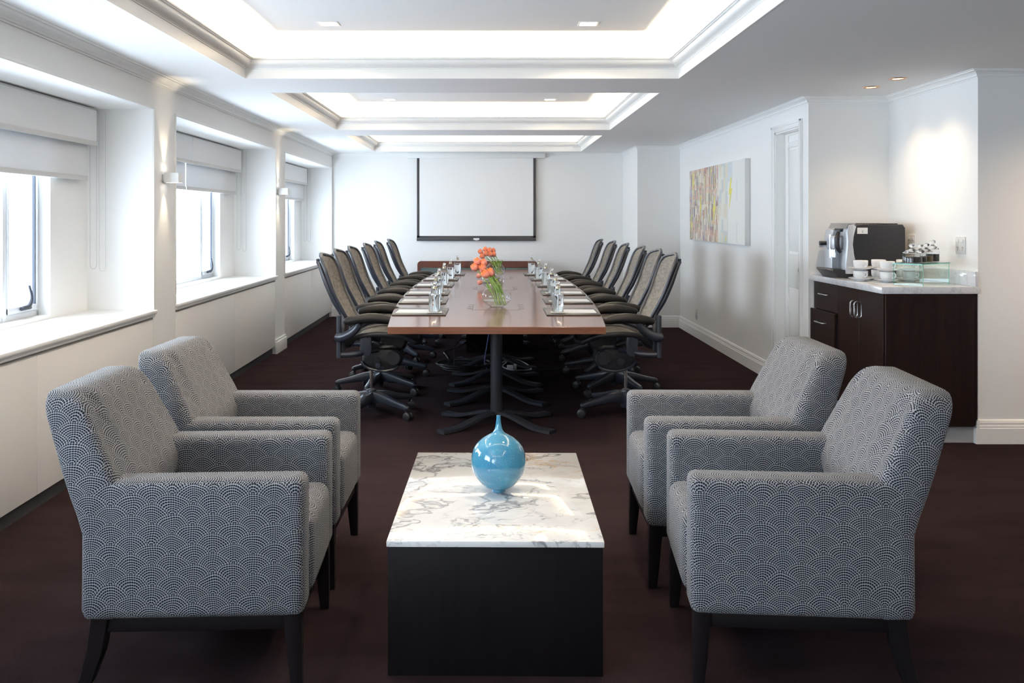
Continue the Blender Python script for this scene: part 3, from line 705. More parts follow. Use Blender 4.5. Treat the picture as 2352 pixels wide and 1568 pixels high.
# painting on the right wall
t = thing('painting', 'wide abstract canvas of narrow coloured stripes and yellow zigzags on right wall', 'painting', (XR, 9.607, 1.57))
wd, hh = 2.36, .826
mb = MB(); mb.box(-.05, -.002, -wd/2, wd/2, -hh/2, hh/2, .003); cv = mb.build('canvas', [M['canvas_edge']], t)
bmx = bmesh.new(); L = bmx.loops.layers.uv.new('UVMap')
vs = [bmx.verts.new((-.0512, y, z)) for y, z in ((wd/2-.003, -hh/2+.003), (-wd/2+.003, -hh/2+.003), (-wd/2+.003, hh/2-.003), (wd/2-.003, hh/2-.003))]
f = bmx.faces.new(vs); f.normal_update()
for l, uv in zip(f.loops, ((0, 0), (1, 0), (1, 1), (0, 1))): l[L].uv = uv
def bolt(u, v, sx, sz):
    pts = [(.1, 1), (.45, 1), (.15, .25), (.6, .3), (-.3, -1), (-.42, -1), (-.05, -.05), (-.5, -.1)]
    b = [bmx.verts.new((-.0518, wd/2-u*wd-p*sx, -hh/2+v*hh+q*sz)) for p, q in pts]
    fc = bmx.faces.new(b); fc.material_index = 1
for (u, v, sx, sz) in ((.085, .80, .085, .125), (.045, .20, .07, .14), (.24, .45, .085, .15), (.50, .42, .11, .15), (.78, .62, .12, .155), (.455, .93, .06, .05), (.71, .05, .05, .045)): bolt(u, v, sx, sz)
bmesh.ops.recalc_face_normals(bmx, faces=list(bmx.faces))
me = bpy.data.meshes.new('painted_face'); bmx.to_mesh(me); bmx.free(); me.materials.append(M['art']); me.materials.append(M['bolt'])
o = bpy.data.objects.new('painted_face', me); C.objects.link(o); o.parent = t

# sockets
def socket(loc, rz, label, wdt=.115, hgt=.115, n=2):
    t = thing('wall_socket', label, 'socket', loc, rz)
    MB().box(-wdt/2, wdt/2, -.008, 0, -hgt/2, hgt/2, .003).build('face_plate', M['socket'], t)
    mb = MB()
    for k in range(n):
        x = (k-(n-1)/2)*wdt*.5; mb.box(x-.012, x+.012, -.012, -.007, hgt*.15, hgt*.35, .002)
    mb.build('switch', M['white'], t)
    mb = MB()
    for k in range(n):
        x = (k-(n-1)/2)*wdt*.5; mb.box(x-.008, x-.005, -.0086, -.008, -.02, -.008); mb.box(x+.005, x+.008, -.0086, -.008, -.02, -.008); mb.box(x-.0015, x+.0015, -.0086, -.008, -.034, -.024)
    mb.build('pin_hole', M['black'], t)
socket((XN, 6.50, 1.24), -PI/2, 'double power socket on niche wall directly behind coffee machine')
socket((XN, 5.42+.40, 1.24), -PI/2, 'double power socket on niche wall nearer the camera, above marble upstand')
socket((XR, 10.64, .27), -PI/2, 'small power socket low on the right wall below the painting', .07, .12, 1)

# ---------------------------------------------------------------- boat-shaped conference table
TX, TY, TL = .03, 8.605, 3.045
hw = lambda y: .68+.135*(1-((y-TY)/TL)**2)
TZ = .74
T = thing('conference_table', 'long boat-shaped walnut conference table lined with office chairs', 'table', (TX, TY, 0))
def top_piece(y0, y1):
    n = 14; pts = [(hw(y0+(y1-y0)*k/n), y0-TY+(y1-y0)*k/n) for k in range(n+1)]
    pts += [(-x, y) for x, y in reversed(pts)]
    MB().prism(pts, TZ-.045, TZ, 'Z', .0015, 1).build('tabletop', M['walnut'], T, angle=30)
g = .0012
for a, b in ((TY-TL, 7.575), (7.575+g, 9.635), (9.635+g, TY+TL)): top_piece(a, b)
for yc in (6.15, 7.02, 7.80, 8.65, 10.35, 11.1):
    y = yc-TY
    MB().tube([(0, y, .075), (0, y, TZ-.045)], .041, 28).build('post', M['blackmetal'], T)
    for sx in (-1, 1):
        for sy in (-1, 1):
            pts = [(0, y, .080), (sx*.07, y+sy*.053, .078), (sx*.16, y+sy*.122, .050), (sx*.26, y+sy*.2, .018), (sx*.37, y+sy*.285, .013)]
            MB().bar(pts, [(.045, .022), (.055, .024), (.068, .022), (.080, .020), (.082, .024)], smooth=4).build('foot', M['blackmetal'], T, angle=50)
MB().box(-.30, .30, 9.40-TY, 9.95-TY, .0, TZ-.046, .004).build('cable_cabinet', M['wenge2'], T)
for y0, y1 in ((6.58, 7.06), (8.36, 8.83), (9.9, 10.35)):
    y0 -= TY; y1 -= TY
    mb = MB(); mb.box(-.175, .175, y0, y1, TZ-.0005, TZ+.0004, mi=1); mb.box(-.1725, .1725, y0+.004, y1-.004, TZ, TZ+.0007)
    for s in (-1, 1):
        for k in range(3):
            yy = y0+(y1-y0)*(.22+.28*k); a, b = sorted((s*.176, s*.212)); mb.box(a, b, yy-.008, yy+.008, TZ-.0005, TZ+.0005, mi=1)
    mb.build('cable_flap', [M['walnut'], M['black']], T, smooth=False)

# cables on the carpet under the table
mb = MB()
for k in range(7):
    ph = random.random()*6; rx = .19+.012*k; ry = .20+.01*k
    pts = [(-.27+rx*math.cos(a+ph)+.01*math.sin(3*a), 8.40+ry*math.sin(a+ph)*.9, .012+.008*k+.006*math.sin(2*a+k)) for a in [2*PI*i/24 for i in range(24)]]
    mb.tube(pts, .0055, 6, closed=True)
mb.tube([(-.45, 8.35, .03), (-.42, 8.75, .012), (-.47, 9.15, .012), (-.5, 9.40, .012), (-.36, 9.60, .03), (-.275, 9.70, .08)], .006, 6, smooth=6)
mb.tube([(-.35, 8.30, .05), (-.35, 8.45, .20), (-.28, 8.75, .24), (-.20, 8.95, .16), (-.12, 9.20, .03)], .006, 6, smooth=6)
mb.tube([(-.1, 8.25, .01), (.2, 8.23, .01), (.55, 8.29, .01), (.85, 8.35, .01)], .005, 6, smooth=6)
tag(mb.build('dark_cable', M['cable_dark']), 'loose coil of dark cables on the carpet under the table', 'cable')
mb = MB(); mb.tube([(.10, 8.70, .012), (.2, 8.80, .03), (.32, 8.60, .02), (.36, 8.30, .012), (.2, 8.25, .012), (.1, 8.40, .02), (.14, 8.60, .03)], .006, 6, smooth=6)
tag(mb.build('white_cable', M['cable_white']), 'white looped cable on the carpet right of the table posts', 'cable')
mb = MB(); mb.tube([(-.02, 8.65, .35), (-.05, 8.50, .2), (-.07, 8.40, .06), (-.04, 8.30, .012), (.06, 8.27, .012)], .005, 6, smooth=6)
tag(mb.build('blue_cable', M['cable_blue']), 'thin blue cable hanging beside the table posts', 'cable')
t = thing('power_board', 'small white plug and power board on carpet beside white cable', 'power board', (.17, 8.39, 0))
MB().box(-.03, .03, -.05, .05, 0, .03, .005).build('case', M['white'], t); MB().box(.035, .06, -.02, .02, 0, .045, .004).build('plug', M['coaster'], t)

# ---------------------------------------------------------------- office chairs (local: faces +x, post at origin)
OC = thing('office_chair', 'x', 'chair', (0, 0, 0), 0, 'mesh office chairs round the conference table')
base = MB(); base.lathe([(0, .055), (.030, .055), (.034, .07), (.036, .12), (.040, .165), (.034, .182), (.022, .188), (0, .188)], 20)
base.build('hub', M['graphite'], OC)
MB().tube([(0, 0, .18), (0, 0, .36)], .0135, 16).build('gas_lift', M['chrome'], OC)
for k in range(5):
    a = math.radians(-34+72*k); u = Vector((math.cos(a), math.sin(a), 0))
    P = [u*.025+Vector((0, 0, .130)), u*.12+Vector((0, 0, .128)), u*.24+Vector((0, 0, .105)), u*.335+Vector((0, 0, .088))]
    lg = MB().bar(P, [(.062, .085), (.056, .062), (.048, .042), (.040, .034)], smooth=3)
    lg.sphere(tuple(u*.335+Vector((0, 0, .088))), .0205, (1, 1, .85), n=12)
    L_ = lg.build('leg', M['graphite'], OC, angle=55)
    cb = MB(); cc = u*.325; sd = Vector((-u.y, u.x, 0)); rot = random.uniform(-.6, .6); sd = Matrix.Rotation(rot, 3, 'Z') @ sd; fw = Vector((sd.y, -sd.x, 0))*.018
    cb.tube([cc+Vector((0, 0, .045)), cc+Vector((0, 0, .085))], .009, 8)
    for s in (-1, 1):
        c0 = cc+fw+Vector((0, 0, .030))
        cb.tube([c0+sd*(s*.006), c0+sd*(s*.009), c0+sd*(s*.026), c0+sd*(s*.030)], [.024, .030, .030, .022], 16)
    cb.tube([cc+fw+Vector((0, 0, .052))+sd*(-.02), cc+fw+Vector((0, 0, .052))+sd*.02], .012, 8)
    cb.build('caster', M['blackplastic'], L_)
# tilt mechanism
mb = MB(); mb.prism([(-.055, .375), (-.03, .345), (.03, .335), (.10, .325), (.17, .33), (.215, .365), (.232, .42), (.215, .47), (.15, .492), (.05, .490), (-.02, .47), (-.055, .43)], -.085, .085, 'Y', .02, 3)
mb.tube([(.17, -.115, .425), (.17, .115, .425)], .048, 20); mb.tube([(.05, -.10, .40), (.05, .10, .40)], .030, 16)
mb.build('tilt_mechanism', M['blackplastic'], OC)
mb = MB(); mb.tube([(.07, -.10, .385), (.07, -.16, .385)], .012, 10); mb.tube([(.07, -.155, .385), (.07, -.185, .385)], .019, 12)
mb.build('tension_knob', M['graphite'], OC)
mb = MB()
mb.tube([(.20, .09, .36), (.17, .11, .345), (.08, .115, .335), (-.02, .105, .36), (-.06, .09, .40)], .011, 8, smooth=4); mb.tube([(.20, -.09, .36), (.17, -.11, .345), (.08, -.115, .335), (-.02, -.105, .36), (-.06, -.09, .40)], .011, 8, smooth=4)
mb.build('tilt_link', M['graphite'], OC)
# seat
def seat_pt(u, v):     # u -1..1 across, v 0..1 rear to front
    xs = [(-.16, .535), (-.08, .588), (.04, .613), (.16, .608), (.26, .588), (.33, .552)]
    t_ = v*5; i = min(int(t_), 4); f_ = t_-i
    p0, p1, p2, p3 = xs[max(i-1, 0)], xs[i], xs[i+1], xs[min(i+2, 5)]
    cr = lambda a, b, c, d: .5*((2*b)+(c-a)*f_+(2*a-5*b+4*c-d)*f_*f_+(3*b-a-3*c+d)*f_**3)
    x, z = cr(p0[0], p1[0], p2[0], p3[0]), cr(p0[1], p1[1], p2[1], p3[1])
    w_ = .205+.045*math.sin(PI*min(1, v*1.1))
    return Vector((x+(.02*(1-u*u) if v > .9 else 0)*(v-.9)*10, u*w_, z-.032*(1-u*u)*(1-.6*v)))
MB().grid(lambda a, b: seat_pt(a*2-1, b), 12, 16).build('seat', M['pellicle'], OC, solid=.004)
loop = [seat_pt(-1, v/12) for v in range(13)]+[seat_pt(u/5-1, 1) for u in range(1, 10)]+[seat_pt(1, 1-v/12) for v in range(13)]+[seat_pt(1-u/5, 0) for u in range(1, 10)]
MB().tube(loop, .021, 8, closed=True, flat=(1, 1)).build('seat_frame', M['blackplastic'], OC, angle=60)
for s in (-1, 1):
    mb = MB(); mb.prism(rrect(-.045, .035, .46, .605, .035), s*.236-.012, s*.236+.012, 'Y', .004, 2)
    mb.tube([(-.005, s*.243, .565), (-.005, s*.258, .565)], .026, 18); mb.tube([(-.005, s*.255, .565), (-.005, s*.262, .565)], .010, 10)
    mb.build('seat_bracket', M['graphite'], OC)
    # arm post, yoke, arm support and pad
    mb = MB(); mb.bar([(-.185, s*.275, .455), (-.185, s*.275, .745)], [(.042, .030), (.042, .030)], up=(1, 0, 0))
    mb.tube([(-.19, s*.275, .478), (-.14, s*.272, .473), (-.06, s*.255, .478), (.0, s*.20, .49), (.06, s*.12, .485)], [.020, .020, .021, .020, .018], 10, smooth=4)
    mb.build('arm_post', M['graphite'], OC, angle=50)
    mb = MB(); mb.tube([(-.200, s*.288, .60), (-.165, s*.300, .597), (-.10, s*.315, .625), (-.055, s*.322, .665), (-.04, s*.324, .700)], [.030, .034, .030, .027, .028], 12, smooth=4)
    mb.build('arm_support', M['graphite'], OC, angle=60)
    mb = MB(); mb.tube([(-.145, s*.322, .705), (-.135, s*.322, .708), (-.08, s*.324, .718), (.02, s*.322, .730), (.10, s*.318, .728), (.165, s*.312, .714), (.19, s*.310, .704), (.198, s*.309, .700)],
        [.008, .030, .041, .046, .045, .036, .022, .006], 16, up=(0, 0, 1), flat=(1.0, .78), smooth=3)
    mb.build('armrest', M['armpad'], OC, angle=60)
# backrest
bx = [(.66, -.118), (.70, -.138), (.75, -.162), (.81, -.192), (.87, -.222), (.93, -.245), (.99, -.265), (1.055, -.287), (1.10, -.305), (1.135, -.325), (1.158, -.352)]
def back_pt(u, v):
    t_ = v*10; i = min(int(t_), 9); f_ = t_-i; z = bx[i][0]*(1-f_)+bx[i+1][0]*f_; x = bx[i][1]*(1-f_)+bx[i+1][1]*f_
    w_ = .178+.057*math.sin(min(v/.7, 1)*PI/2); tp = max(0, (v-.60)/.41); w_ *= math.sqrt(max(.02, 1-tp**3.2))
    b_ = max(0, (.12-v)/.12); w_ *= (1-.18*b_**2)
    return Vector((x-.040*(1-u*u)*math.sin(PI*(.15+.75*v)), u*w_, z-.006*u*u*tp))
MB().grid(lambda a, b: back_pt(a*2-1, b), 12, 34).build('backrest', M['pellicle'], OC, solid=.004)
loop = [back_pt(-1, 1-(1-v/26)**1.6) for v in range(27)]+[back_pt(u/6-1, 1) for u in range(1, 12)]+[back_pt(1, 1-(v/26)**1.6) for v in range(27)]+[back_pt(1-u/6, 0) for u in range(1, 12)]
MB().tube(loop, .0135, 8, closed=True).build('back_frame', M['graphite'], OC, angle=60)
for s in (-1, 1):
    pts = [back_pt(s*.86, .84)+Vector((-.034, 0, 0)), back_pt(s*.86, .75)+Vector((-.026, 0, 0)), back_pt(s*.92, .55)+Vector((-.022, 0, 0)), back_pt(s*.95, .35)+Vector((-.020, 0, 0)), back_pt(s*.98, .15)+Vector((-.020, 0, 0)), Vector((-.165, s*.24, .62)), Vector((-.16, s*.235, .50))]
    mb = MB(); mb.tube(pts, [.012, .015, .019, .020, .017, .015, .015], 8, smooth=3)
    mb.tube([pts[0]+Vector((-.006, 0, .010)), pts[0]+Vector((.03, 0, .016))], .010, 8)
    mb.build('back_support', M['graphite'], OC, angle=60)
ordl = ['nearest the camera', 'second from the camera', 'third from the camera', 'fourth from the camera', 'fifth from the camera', 'farthest from the camera']
cy = [6.44, 7.28, 8.05, 8.97, 9.86, 10.72]
lx = [-1.24, -1.289, -1.30, -1.295, -1.298, -1.255]; rx_ = [1.338, 1.385, 1.382, 1.376, 1.369, 1.332]
first = True
for i in range(6):
    for side in (-1, 1):
        y = cy[i]; x = (lx[i]+.37) if side < 0 else (rx_[i]-.375)
        lab = 'black mesh office chair on the %s side of the table, %s' % ('window' if side < 0 else 'painting', ordl[i])
        rz = (0 if side < 0 else PI)+random.uniform(-.03, .03)
        if first: OC.location = (x, y, 0); OC.rotation_euler = (0, 0, rz); OC['label'] = lab; first = False; o = OC
        else: o = dup(OC, (x, y, 0), rz, lab)
        if o is not OC:      # each five-star base has swivelled differently
            a = random.uniform(-.5, .5); R_ = Matrix.Rotation(a, 4, 'Z')
            for ch in o.children:
                if ch.name.startswith('leg'): ch.rotation_euler = (0, 0, a)

# ---------------------------------------------------------------- place settings
def pad_edge(y, side): return TX+side*(hw(y)-.02)
pads_y = [6.44, 7.28, 8.05, 8.97, 9.86, 10.72]
pad0 = pap0 = coa0 = bot0 = None
for i, y in enumerate(pads_y):
    for side in (-1, 1):
        sd = 'window' if side < 0 else 'painting'
        xo = pad_edge(y, side); xi = xo-side*.375; xc = (xo+xi)/2
        if not pad0:
            pad0 = MB().box(-.1875, .1875, -.24, .24, 0, .008, .003).build('desk_pad', M['leather']); tag(pad0, 'x', 'desk pad', 'black desk pads along the table'); p = pad0
        else: p = pad0.copy(); C.objects.link(p)
        p.location = (xc, y, TZ); p['label'] = 'black leather desk pad on the %s side of the table, %s' % (sd, ordl[i])
        if not pap0:
            pap0 = MB().box(-.148, .148, -.105, .105, 0, .003).build('notepad', M['paper'], smooth=False); tag(pap0, 'x', 'notepad', 'white notepads on the desk pads'); p = pap0
        else: p = pap0.copy(); C.objects.link(p)
        p.location = (xo-side*.165, y-.03, TZ+.0082); p.rotation_euler = (0, 0, random.uniform(-.05, .05))
        p['label'] = 'white paper notepad on the %s side of the table, %s' % (sd, ordl[i])
        by = y-.115; bxx = xi+side*.085
        if not coa0:
            coa0 = MB().box(-.052, .052, -.052, .052, 0, .002).build('coaster', M['coaster'], smooth=False); tag(coa0, 'x', 'coaster', 'square card coasters under the bottles'); p = coa0
        else: p = coa0.copy(); C.objects.link(p)
        p.location = (bxx, by, TZ+.0114); p.rotation_euler = (0, 0, random.uniform(-.1, .1)); p['label'] = 'square cream coaster on the %s side of the table, %s' % (sd, ordl[i])
        lab = 'glass water bottle on the %s side of the table, %s' % (sd, ordl[i])
        loc = (bxx, by, TZ+.0136)
        if not bot0:
            bot0 = thing('water_bottle', lab, 'bottle', loc, 0, 'water bottles on the desk pads')
            MB().lathe([(0, 0), (.038, 0), (.042, .004), (.042, .126), (.039, .143), (.027, .158), (.016, .167), (.015, .182), (.0185, .183), (.0185, .190), (.014, .190)], 28).build('glass_body', M['glass'], bot0, angle=60)
            MB().lathe([(0, .004), (.036, .004), (.0394, .008), (.0394, .124), (0, .124)], 28).build('water', M['water'], bot0, angle=60)
            MB().lathe([(.0152, .165), (.0164, .165), (.0164, .180), (.0152, .180)], 20).build('neck_band', M['gold'], bot0)
            mb = MB(); mb.lathe([(0, .180), (.0135, .181), (.0135, .193), (.009, .197), (.015, .206), (.014, .216), (0, .220)], 18); mb.build('stopper', M['crystal'], bot0, angle=60)
        else: dup(bot0, loc, random.random()*6, lab)

# ---------------------------------------------------------------- bowl vases and tulips
def bowl(loc, label):
    global BV
    if 'BV' not in globals():
        BV = thing('glass_bowl_vase', label, 'vase', loc, 0, 'round glass bowl vases')
        pr = [(0, .002), (.050, .002)]+[(.112*math.cos(a), .082+.084*math.sin(a)) for a in [math.radians(-62+k*(62+60)/14) for k in range(15)]]
        MB().lathe(pr, 36).build('bowl', M['glass'], BV, angle=70)
        wr = [(0, .006), (.050, .006)]+[(.109*math.cos(a), .082+.081*math.sin(a)) for a in [math.radians(-58+k*(58-22)/6) for k in range(7)]]
        zt = .082+.081*math.sin(math.radians(-22)); wr.append((0, zt))
        MB().lathe(wr, 36).build('water', M['glass'], BV, angle=50)
        return BV
    return dup(BV, loc, 1.0, label)
VB = [((.035, 6.80, TZ), 'round glass bowl vase with tulips, nearest of three on the table'),
      ((.01, 8.6, TZ), 'round glass bowl vase with drooping pale tulips, middle of three on the table'),
      ((.035, 10.25, TZ), 'round glass bowl vase with tulips, farthest of three on the table')]
for l, lb in VB: bowl(l, lb)
def S(y): return 2050/y
petal = None
def tulip(vc, foot, head, mt, label, leaf=True, size=1.0):
    """vc = vase centre; foot offset inside the bowl, head offset from the table centre point of the vase (metres)"""
    vc = Vector(vc); f = Vector(foot); h = Vector(head)
    t = thing('tulip', label, 'flower', tuple(vc+h), 0, 'orange tulips in the bowl vases'); o = -h
    rimp = f.lerp(h, .5)+Vector((0, 0, .02)); q = Vector((rimp.x, rimp.y, 0)); 
    mid = f.lerp(h, .45)+Vector((.012, 0, .03))
    MB().tube([f+o, mid+o, h+o+(h-mid).normalized()*(-.020)], [.0042, .0038, .0032], 7, smooth=6).build('stem', M['stem'], t)
    d = (h-mid).normalized(); q = d.to_track_quat('Z', 'Y').to_matrix().to_4x4()
    mb = MB(); n = 6
    for k in range(6):
        a0 = 2*PI*k/6; inner = k % 2
        def fp(u, v, a0=a0, inner=inner):
            aa = a0+(u-.5)*1.75*max(.5, math.sin(PI*(.14+.74*v))**.6)
            r_ = (.0235-.002*inner)*(math.sin(PI*(.07+.80*v))**.6)*(1.03-.05*abs(2*u-1))
            zz = -.024+.052*v-(.009*(2*u-1)**2)*v
            return Vector((r_*math.cos(aa), r_*math.sin(aa), zz))*size
        mb.grid(fp, 5, 7)
    hd = mb.build('flower_head', mt, t, angle=70, solid=.0012); hd.matrix_local = q
    if leaf:
        b0 = f.lerp(mid, .6); e = Vector((random.uniform(-.5, .5), random.uniform(-.3, .3), .7)).normalized()
        ln = random.uniform(.08, .13); side = e.cross(Vector((0, 1, 0.2))).normalized()
        def lf(u, v):
            c = b0+e*ln*v+Vector((.02*v*v, 0, -.03*v*v)); w_ = .012*math.sin(PI*(.08+.9*v))
            return c+o+side*w_*(2*u-1)+Vector((0, -.004*(1-(2*u-1)**2), 0))
        MB().grid(lf, 4, 10).build('leaf', M['leaf'], t, angle=80, solid=.001)
    return t
yv = VB[0][0][1]; s = S(yv)
names = ['lowest left orange tulip of the front bunch', 'upper left orange tulip of the front bunch', 'top orange tulip of the front bunch', 'half-hidden orange tulip amid the left of the front bunch',
         'orange tulip in the middle of the front bunch', 'large front-facing orange tulip at lower centre of the front bunch', 'large orange tulip at the right of the front bunch']
px = [(1089.5, 615), (1096.6, 602), (1110.4, 605), (1098, 611), (1109.4, 616), (1115, 630), (1126, 626)]
hx = [(-.168, 0, .302), (-.146, .02, .346), (-.099, .03, .334), (-.14, .04, .315), (-.104, -.01, .299), (-.084, -.06, .254), (-.047, -.035, .266)]
for i, (h_, n_) in enumerate(zip(hx, names)):
    tulip(VB[0][0], (.0+.012*i, .035*math.sin(i*2), .015), h_, M['tulip'], n_, True, 1.3 if i >= 5 else 1.15)
hx = [(-.166, 0, .29), (-.11, .02, .315), (-.10, -.03, .27), (-.06, 0, .305), (-.02, .03, .30), (-.05, -.04, .262), (-.145, -.04, .238), (-.015, .0, .262)]
names = ['leftmost small orange tulip of the far bunch', 'topmost orange tulip of the far bunch', 'orange tulip at the centre of the far bunch', 'upper right orange tulip of the far bunch', 'rightmost orange tulip of the far bunch',
         'open-topped lower right orange tulip of the far bunch', 'lower left pinkish tulip of the far bunch, largest there', 'half-hidden orange tulip at lower right of the far bunch']
for i, (h_, n_) in enumerate(zip(hx, names)):
    tulip(VB[2][0], (.02+.009*i, .03*math.sin(i*2), .03), h_, M['tulip'], n_, True, 1.2)
for i, (h_, n_) in enumerate(zip([(-.135, -.05, .125), (-.125, -.03, .06), (-.10, 0, .17)], ['pale pink tulip drooping over the rim of the middle vase', 'lowest pink tulip hanging beside the middle vase', 'pale tulip highest in the middle vase'])):
    tulip(VB[1][0], (.04, 0, .02), h_, M['tulip_pale'], n_, True, 1.0)

# ---------------------------------------------------------------- credenza below the screen
t = thing('credenza', 'low reddish wood credenza with rounded corners below the projection screen', 'credenza', (-.20, 12.30, 0))
r = .05; W2 = .825; zt = .826; D0, D1 = -.05, .42
outer = [(W2, 0)]+arc(W2-r, zt-r, r, 0, 90, 8)+arc(-W2+r, zt-r, r, 90, 180, 8)+[(-W2, 0)]
inner = [(-W2+.045, 0)]+[(-W2+.045, zt-.09)]+[(W2-.045, zt-.09), (W2-.045, 0)]
mb = MB(); mb.prism(outer+inner, D0, D1, 'Y', .002, 1); mb.build('frame', M['credwood'], t, angle=30)
MB().box(-W2+.05, W2-.05, D0, D1, zt, zt+.002).build('top', M['credtop'], t, smooth=False)
for k in range(4):
    a = -W2+.045+k*(2*W2-.09)/4; MB().box(a+.002, a+(2*W2-.09)/4-.002, D0+.01, D0+.03, .06, zt-.092, .002).build('door', M['credglass'], t)
MB().box(-W2+.045, W2-.045, D0+.03, D1-.01, .04, .06).build('shelf', M['credwood'], t, smooth=False)

# ---------------------------------------------------------------- coffee table and vase
t = thing('coffee_table', 'low block coffee table of dark wood with veined white marble top', 'coffee table', (.0155, 3.281, 0), math.radians(-.6))
MB().box(-.334, .334, -.516, .516, 0, .40, .002).build('base', M['wenge2'], t)
MB().box(-.3375, .3375, -.522, .522, .401, .42, .0025).build('marble_top', M['marble'], t)
k = 1/4.356/627*1.0
pr = [(0, 825), (62, 825), (66, 822), (67, 800), (70, 795), (130, 780), (175, 745), (215, 700), (248, 650), (266, 600), (276, 540), (274, 490), (262, 430), (240, 380), (205, 335), (160, 298), (110, 268), (70, 245), (48, 222), (35, 190), (27, 150), (22, 100), (20, 70), (16, 67), (15, 80), (15, 140)]
ks = .1005/276
prof_ = []
P3 = [Vector((a*ks, 0, (825-b)*ks)) for a, b in pr]
P3s, _ = spline(P3[:24], 1, 4)
v = MB().lathe([(max(p.x, 0), p.z) for p in P3s]+[(.016*.4, .270), (.005, .24), (0, .235)], 64).build('ceramic_vase', M['ceramic'], loc=None, angle=60)
v.location = (.024, 3.27, .4204)
tag(v, 'round turquoise crackle-glazed vase with thin neck on marble coffee table', 'vase')

# ---------------------------------------------------------------- armchairs (local: faces +x)
AC = thing('armchair', 'x', 'armchair', (0, 0, 0), 0, 'scallop patterned armchairs round the coffee table')
shear = lambda x, y, z: (x-(max(0, z-.30))**1.15*.165, y, z)
FAB = M['scallop']
for s in (-1, 1):
    a, b = sorted((s*.205, s*.33))
    MB().box(-.29, .315, a, b, .239, .645, .028, 4).build('arm', FAB, AC, uv=True, angle=60)
# back: a full-width wing slab with rounded top corners plus a softly domed inner cushion
Rr = .085
outl = [(-.320, .242), (-.33, .256), (-.33, .60), (-.322, .68)]+list(reversed(arc(-.292+Rr, .90-Rr, Rr, 90, 172, 8)))+list(reversed(arc(.292-Rr, .90-Rr, Rr, 8, 90, 8)))+[(.322, .68), (.33, .60), (.33, .256), (.320, .242)]
def dense(poly, step=.05):
    out = []
    for i, p in enumerate(poly):
        q = poly[(i+1) % len(poly)]; n = max(1, int(math.hypot(q[0]-p[0], q[1]-p[1])/step))
        for j in range(n): out.append((p[0]+(q[0]-p[0])*j/n, p[1]+(q[1]-p[1])*j/n))
    return out
outd = dense(outl)
def back_shell():
    """closed shell made of concentric rings so front and rear faces can be gently curved"""
    mb = MB(); t = bmesh.new(); cx, cz = 0, .575; rings = []
    def ring(scale, inset, xf):
        out = []
        for p, q in outd:
            y = p*(scale) ; z = cz+(q-cz)*scale
            r_ = math.hypot(p, q-cz); f_ = 1-inset/max(r_, .01)
            y, z = p*f_*scale, cz+(q-cz)*f_*scale
            out.append(Vector((xf(y, z), y, z)))
        return out
    T0, T1 = -.335, -.215
    front = lambda y, z: T1-.47*max(0, z-.60)-.014*(1-(min(1, abs(y)/.30))**2) + (.012 if abs(y) < .20 else .012*max(0, 1-(abs(y)-.20)/.03)) - (.010 if .20 < abs(y) < .235 else 0)
    rear = lambda y, z: T0-.36*max(0, z-.50)-.004*(1-(y/.33)**2)
    bv = .034; seq = []
    for k in range(7):     # front centre -> front edge
        sc_ = .02+(.98)*(k/6); seq.append((sc_, bv, front))
    for k in range(1, 5):
        a = PI/2*k/4; seq.append((1, bv*(1-math.sin(a)), lambda y, z, a=a: front(y, z)-bv*(1-math.cos(a))))
    for k in range(1, 5):
        a = PI/2*k/4; seq.append((1, .03*(1-math.cos(a)), lambda y, z, a=a: rear(y, z)+.03*(1-math.sin(a))))
    for k in range(5, -1, -1): seq.append((.02+.98*(k/6), .03, rear))
    for sc_, ins, xf in seq: rings.append([t.verts.new(c) for c in ring(sc_, ins, xf)])
    n = len(outd)
    for A, B in zip(rings, rings[1:]):
        for i in range(n): t.faces.new((A[i], A[(i+1) % n], B[(i+1) % n], B[i]))
    t.faces.new(rings[0]); t.faces.new(list(reversed(rings[-1])))
    bmesh.ops.recalc_face_normals(t, faces=list(t.faces)); mb._merge(t); return mb
back_shell().build('backrest', FAB, AC, uv=True, angle=70)
MB().box(-.22, .322, -.208, .208, .245, .492, .042, 5).build('seat_cushion', FAB, AC, uv=True, angle=60)
MB().box(-.29, .295, -.305, .305, .195, .244, .006, 2).build('apron', M['darkleg'], AC)
for s in (-1, 1):
    MB().bar([(.278, s*.288, .242), (.285, s*.29, .10), (.290, s*.292, 0)], [(.052, .052), (.042, .042), (.031, .031)], up=(1, 0, 0)).build('leg', M['darkleg'], AC)
    MB().bar([(-.285, s*.285, .242), (-.300, s*.288, .14), (-.325, s*.29, .06), (-.355, s*.292, 0)], [(.055, .055), (.047, .047), (.040, .040), (.032, .032)], up=(0, 1, 0)).build('leg', M['darkleg'], AC)
AC.location = (-.885, 2.95, 0); AC.rotation_euler = (0, 0, .045); AC['label'] = 'scallop patterned armchair left of the coffee table, nearer the camera'
dup(AC, (-.907, 3.715, 0), 0, 'scallop patterned armchair left of the coffee table, farther from the camera')
dup(AC, (.932, 2.955, 0), PI-.08, 'scallop patterned armchair right of the coffee table, nearer the camera')
dup(AC, (.915, 3.72, 0), PI-.026, 'scallop patterned armchair right of the coffee table, farther from the camera')

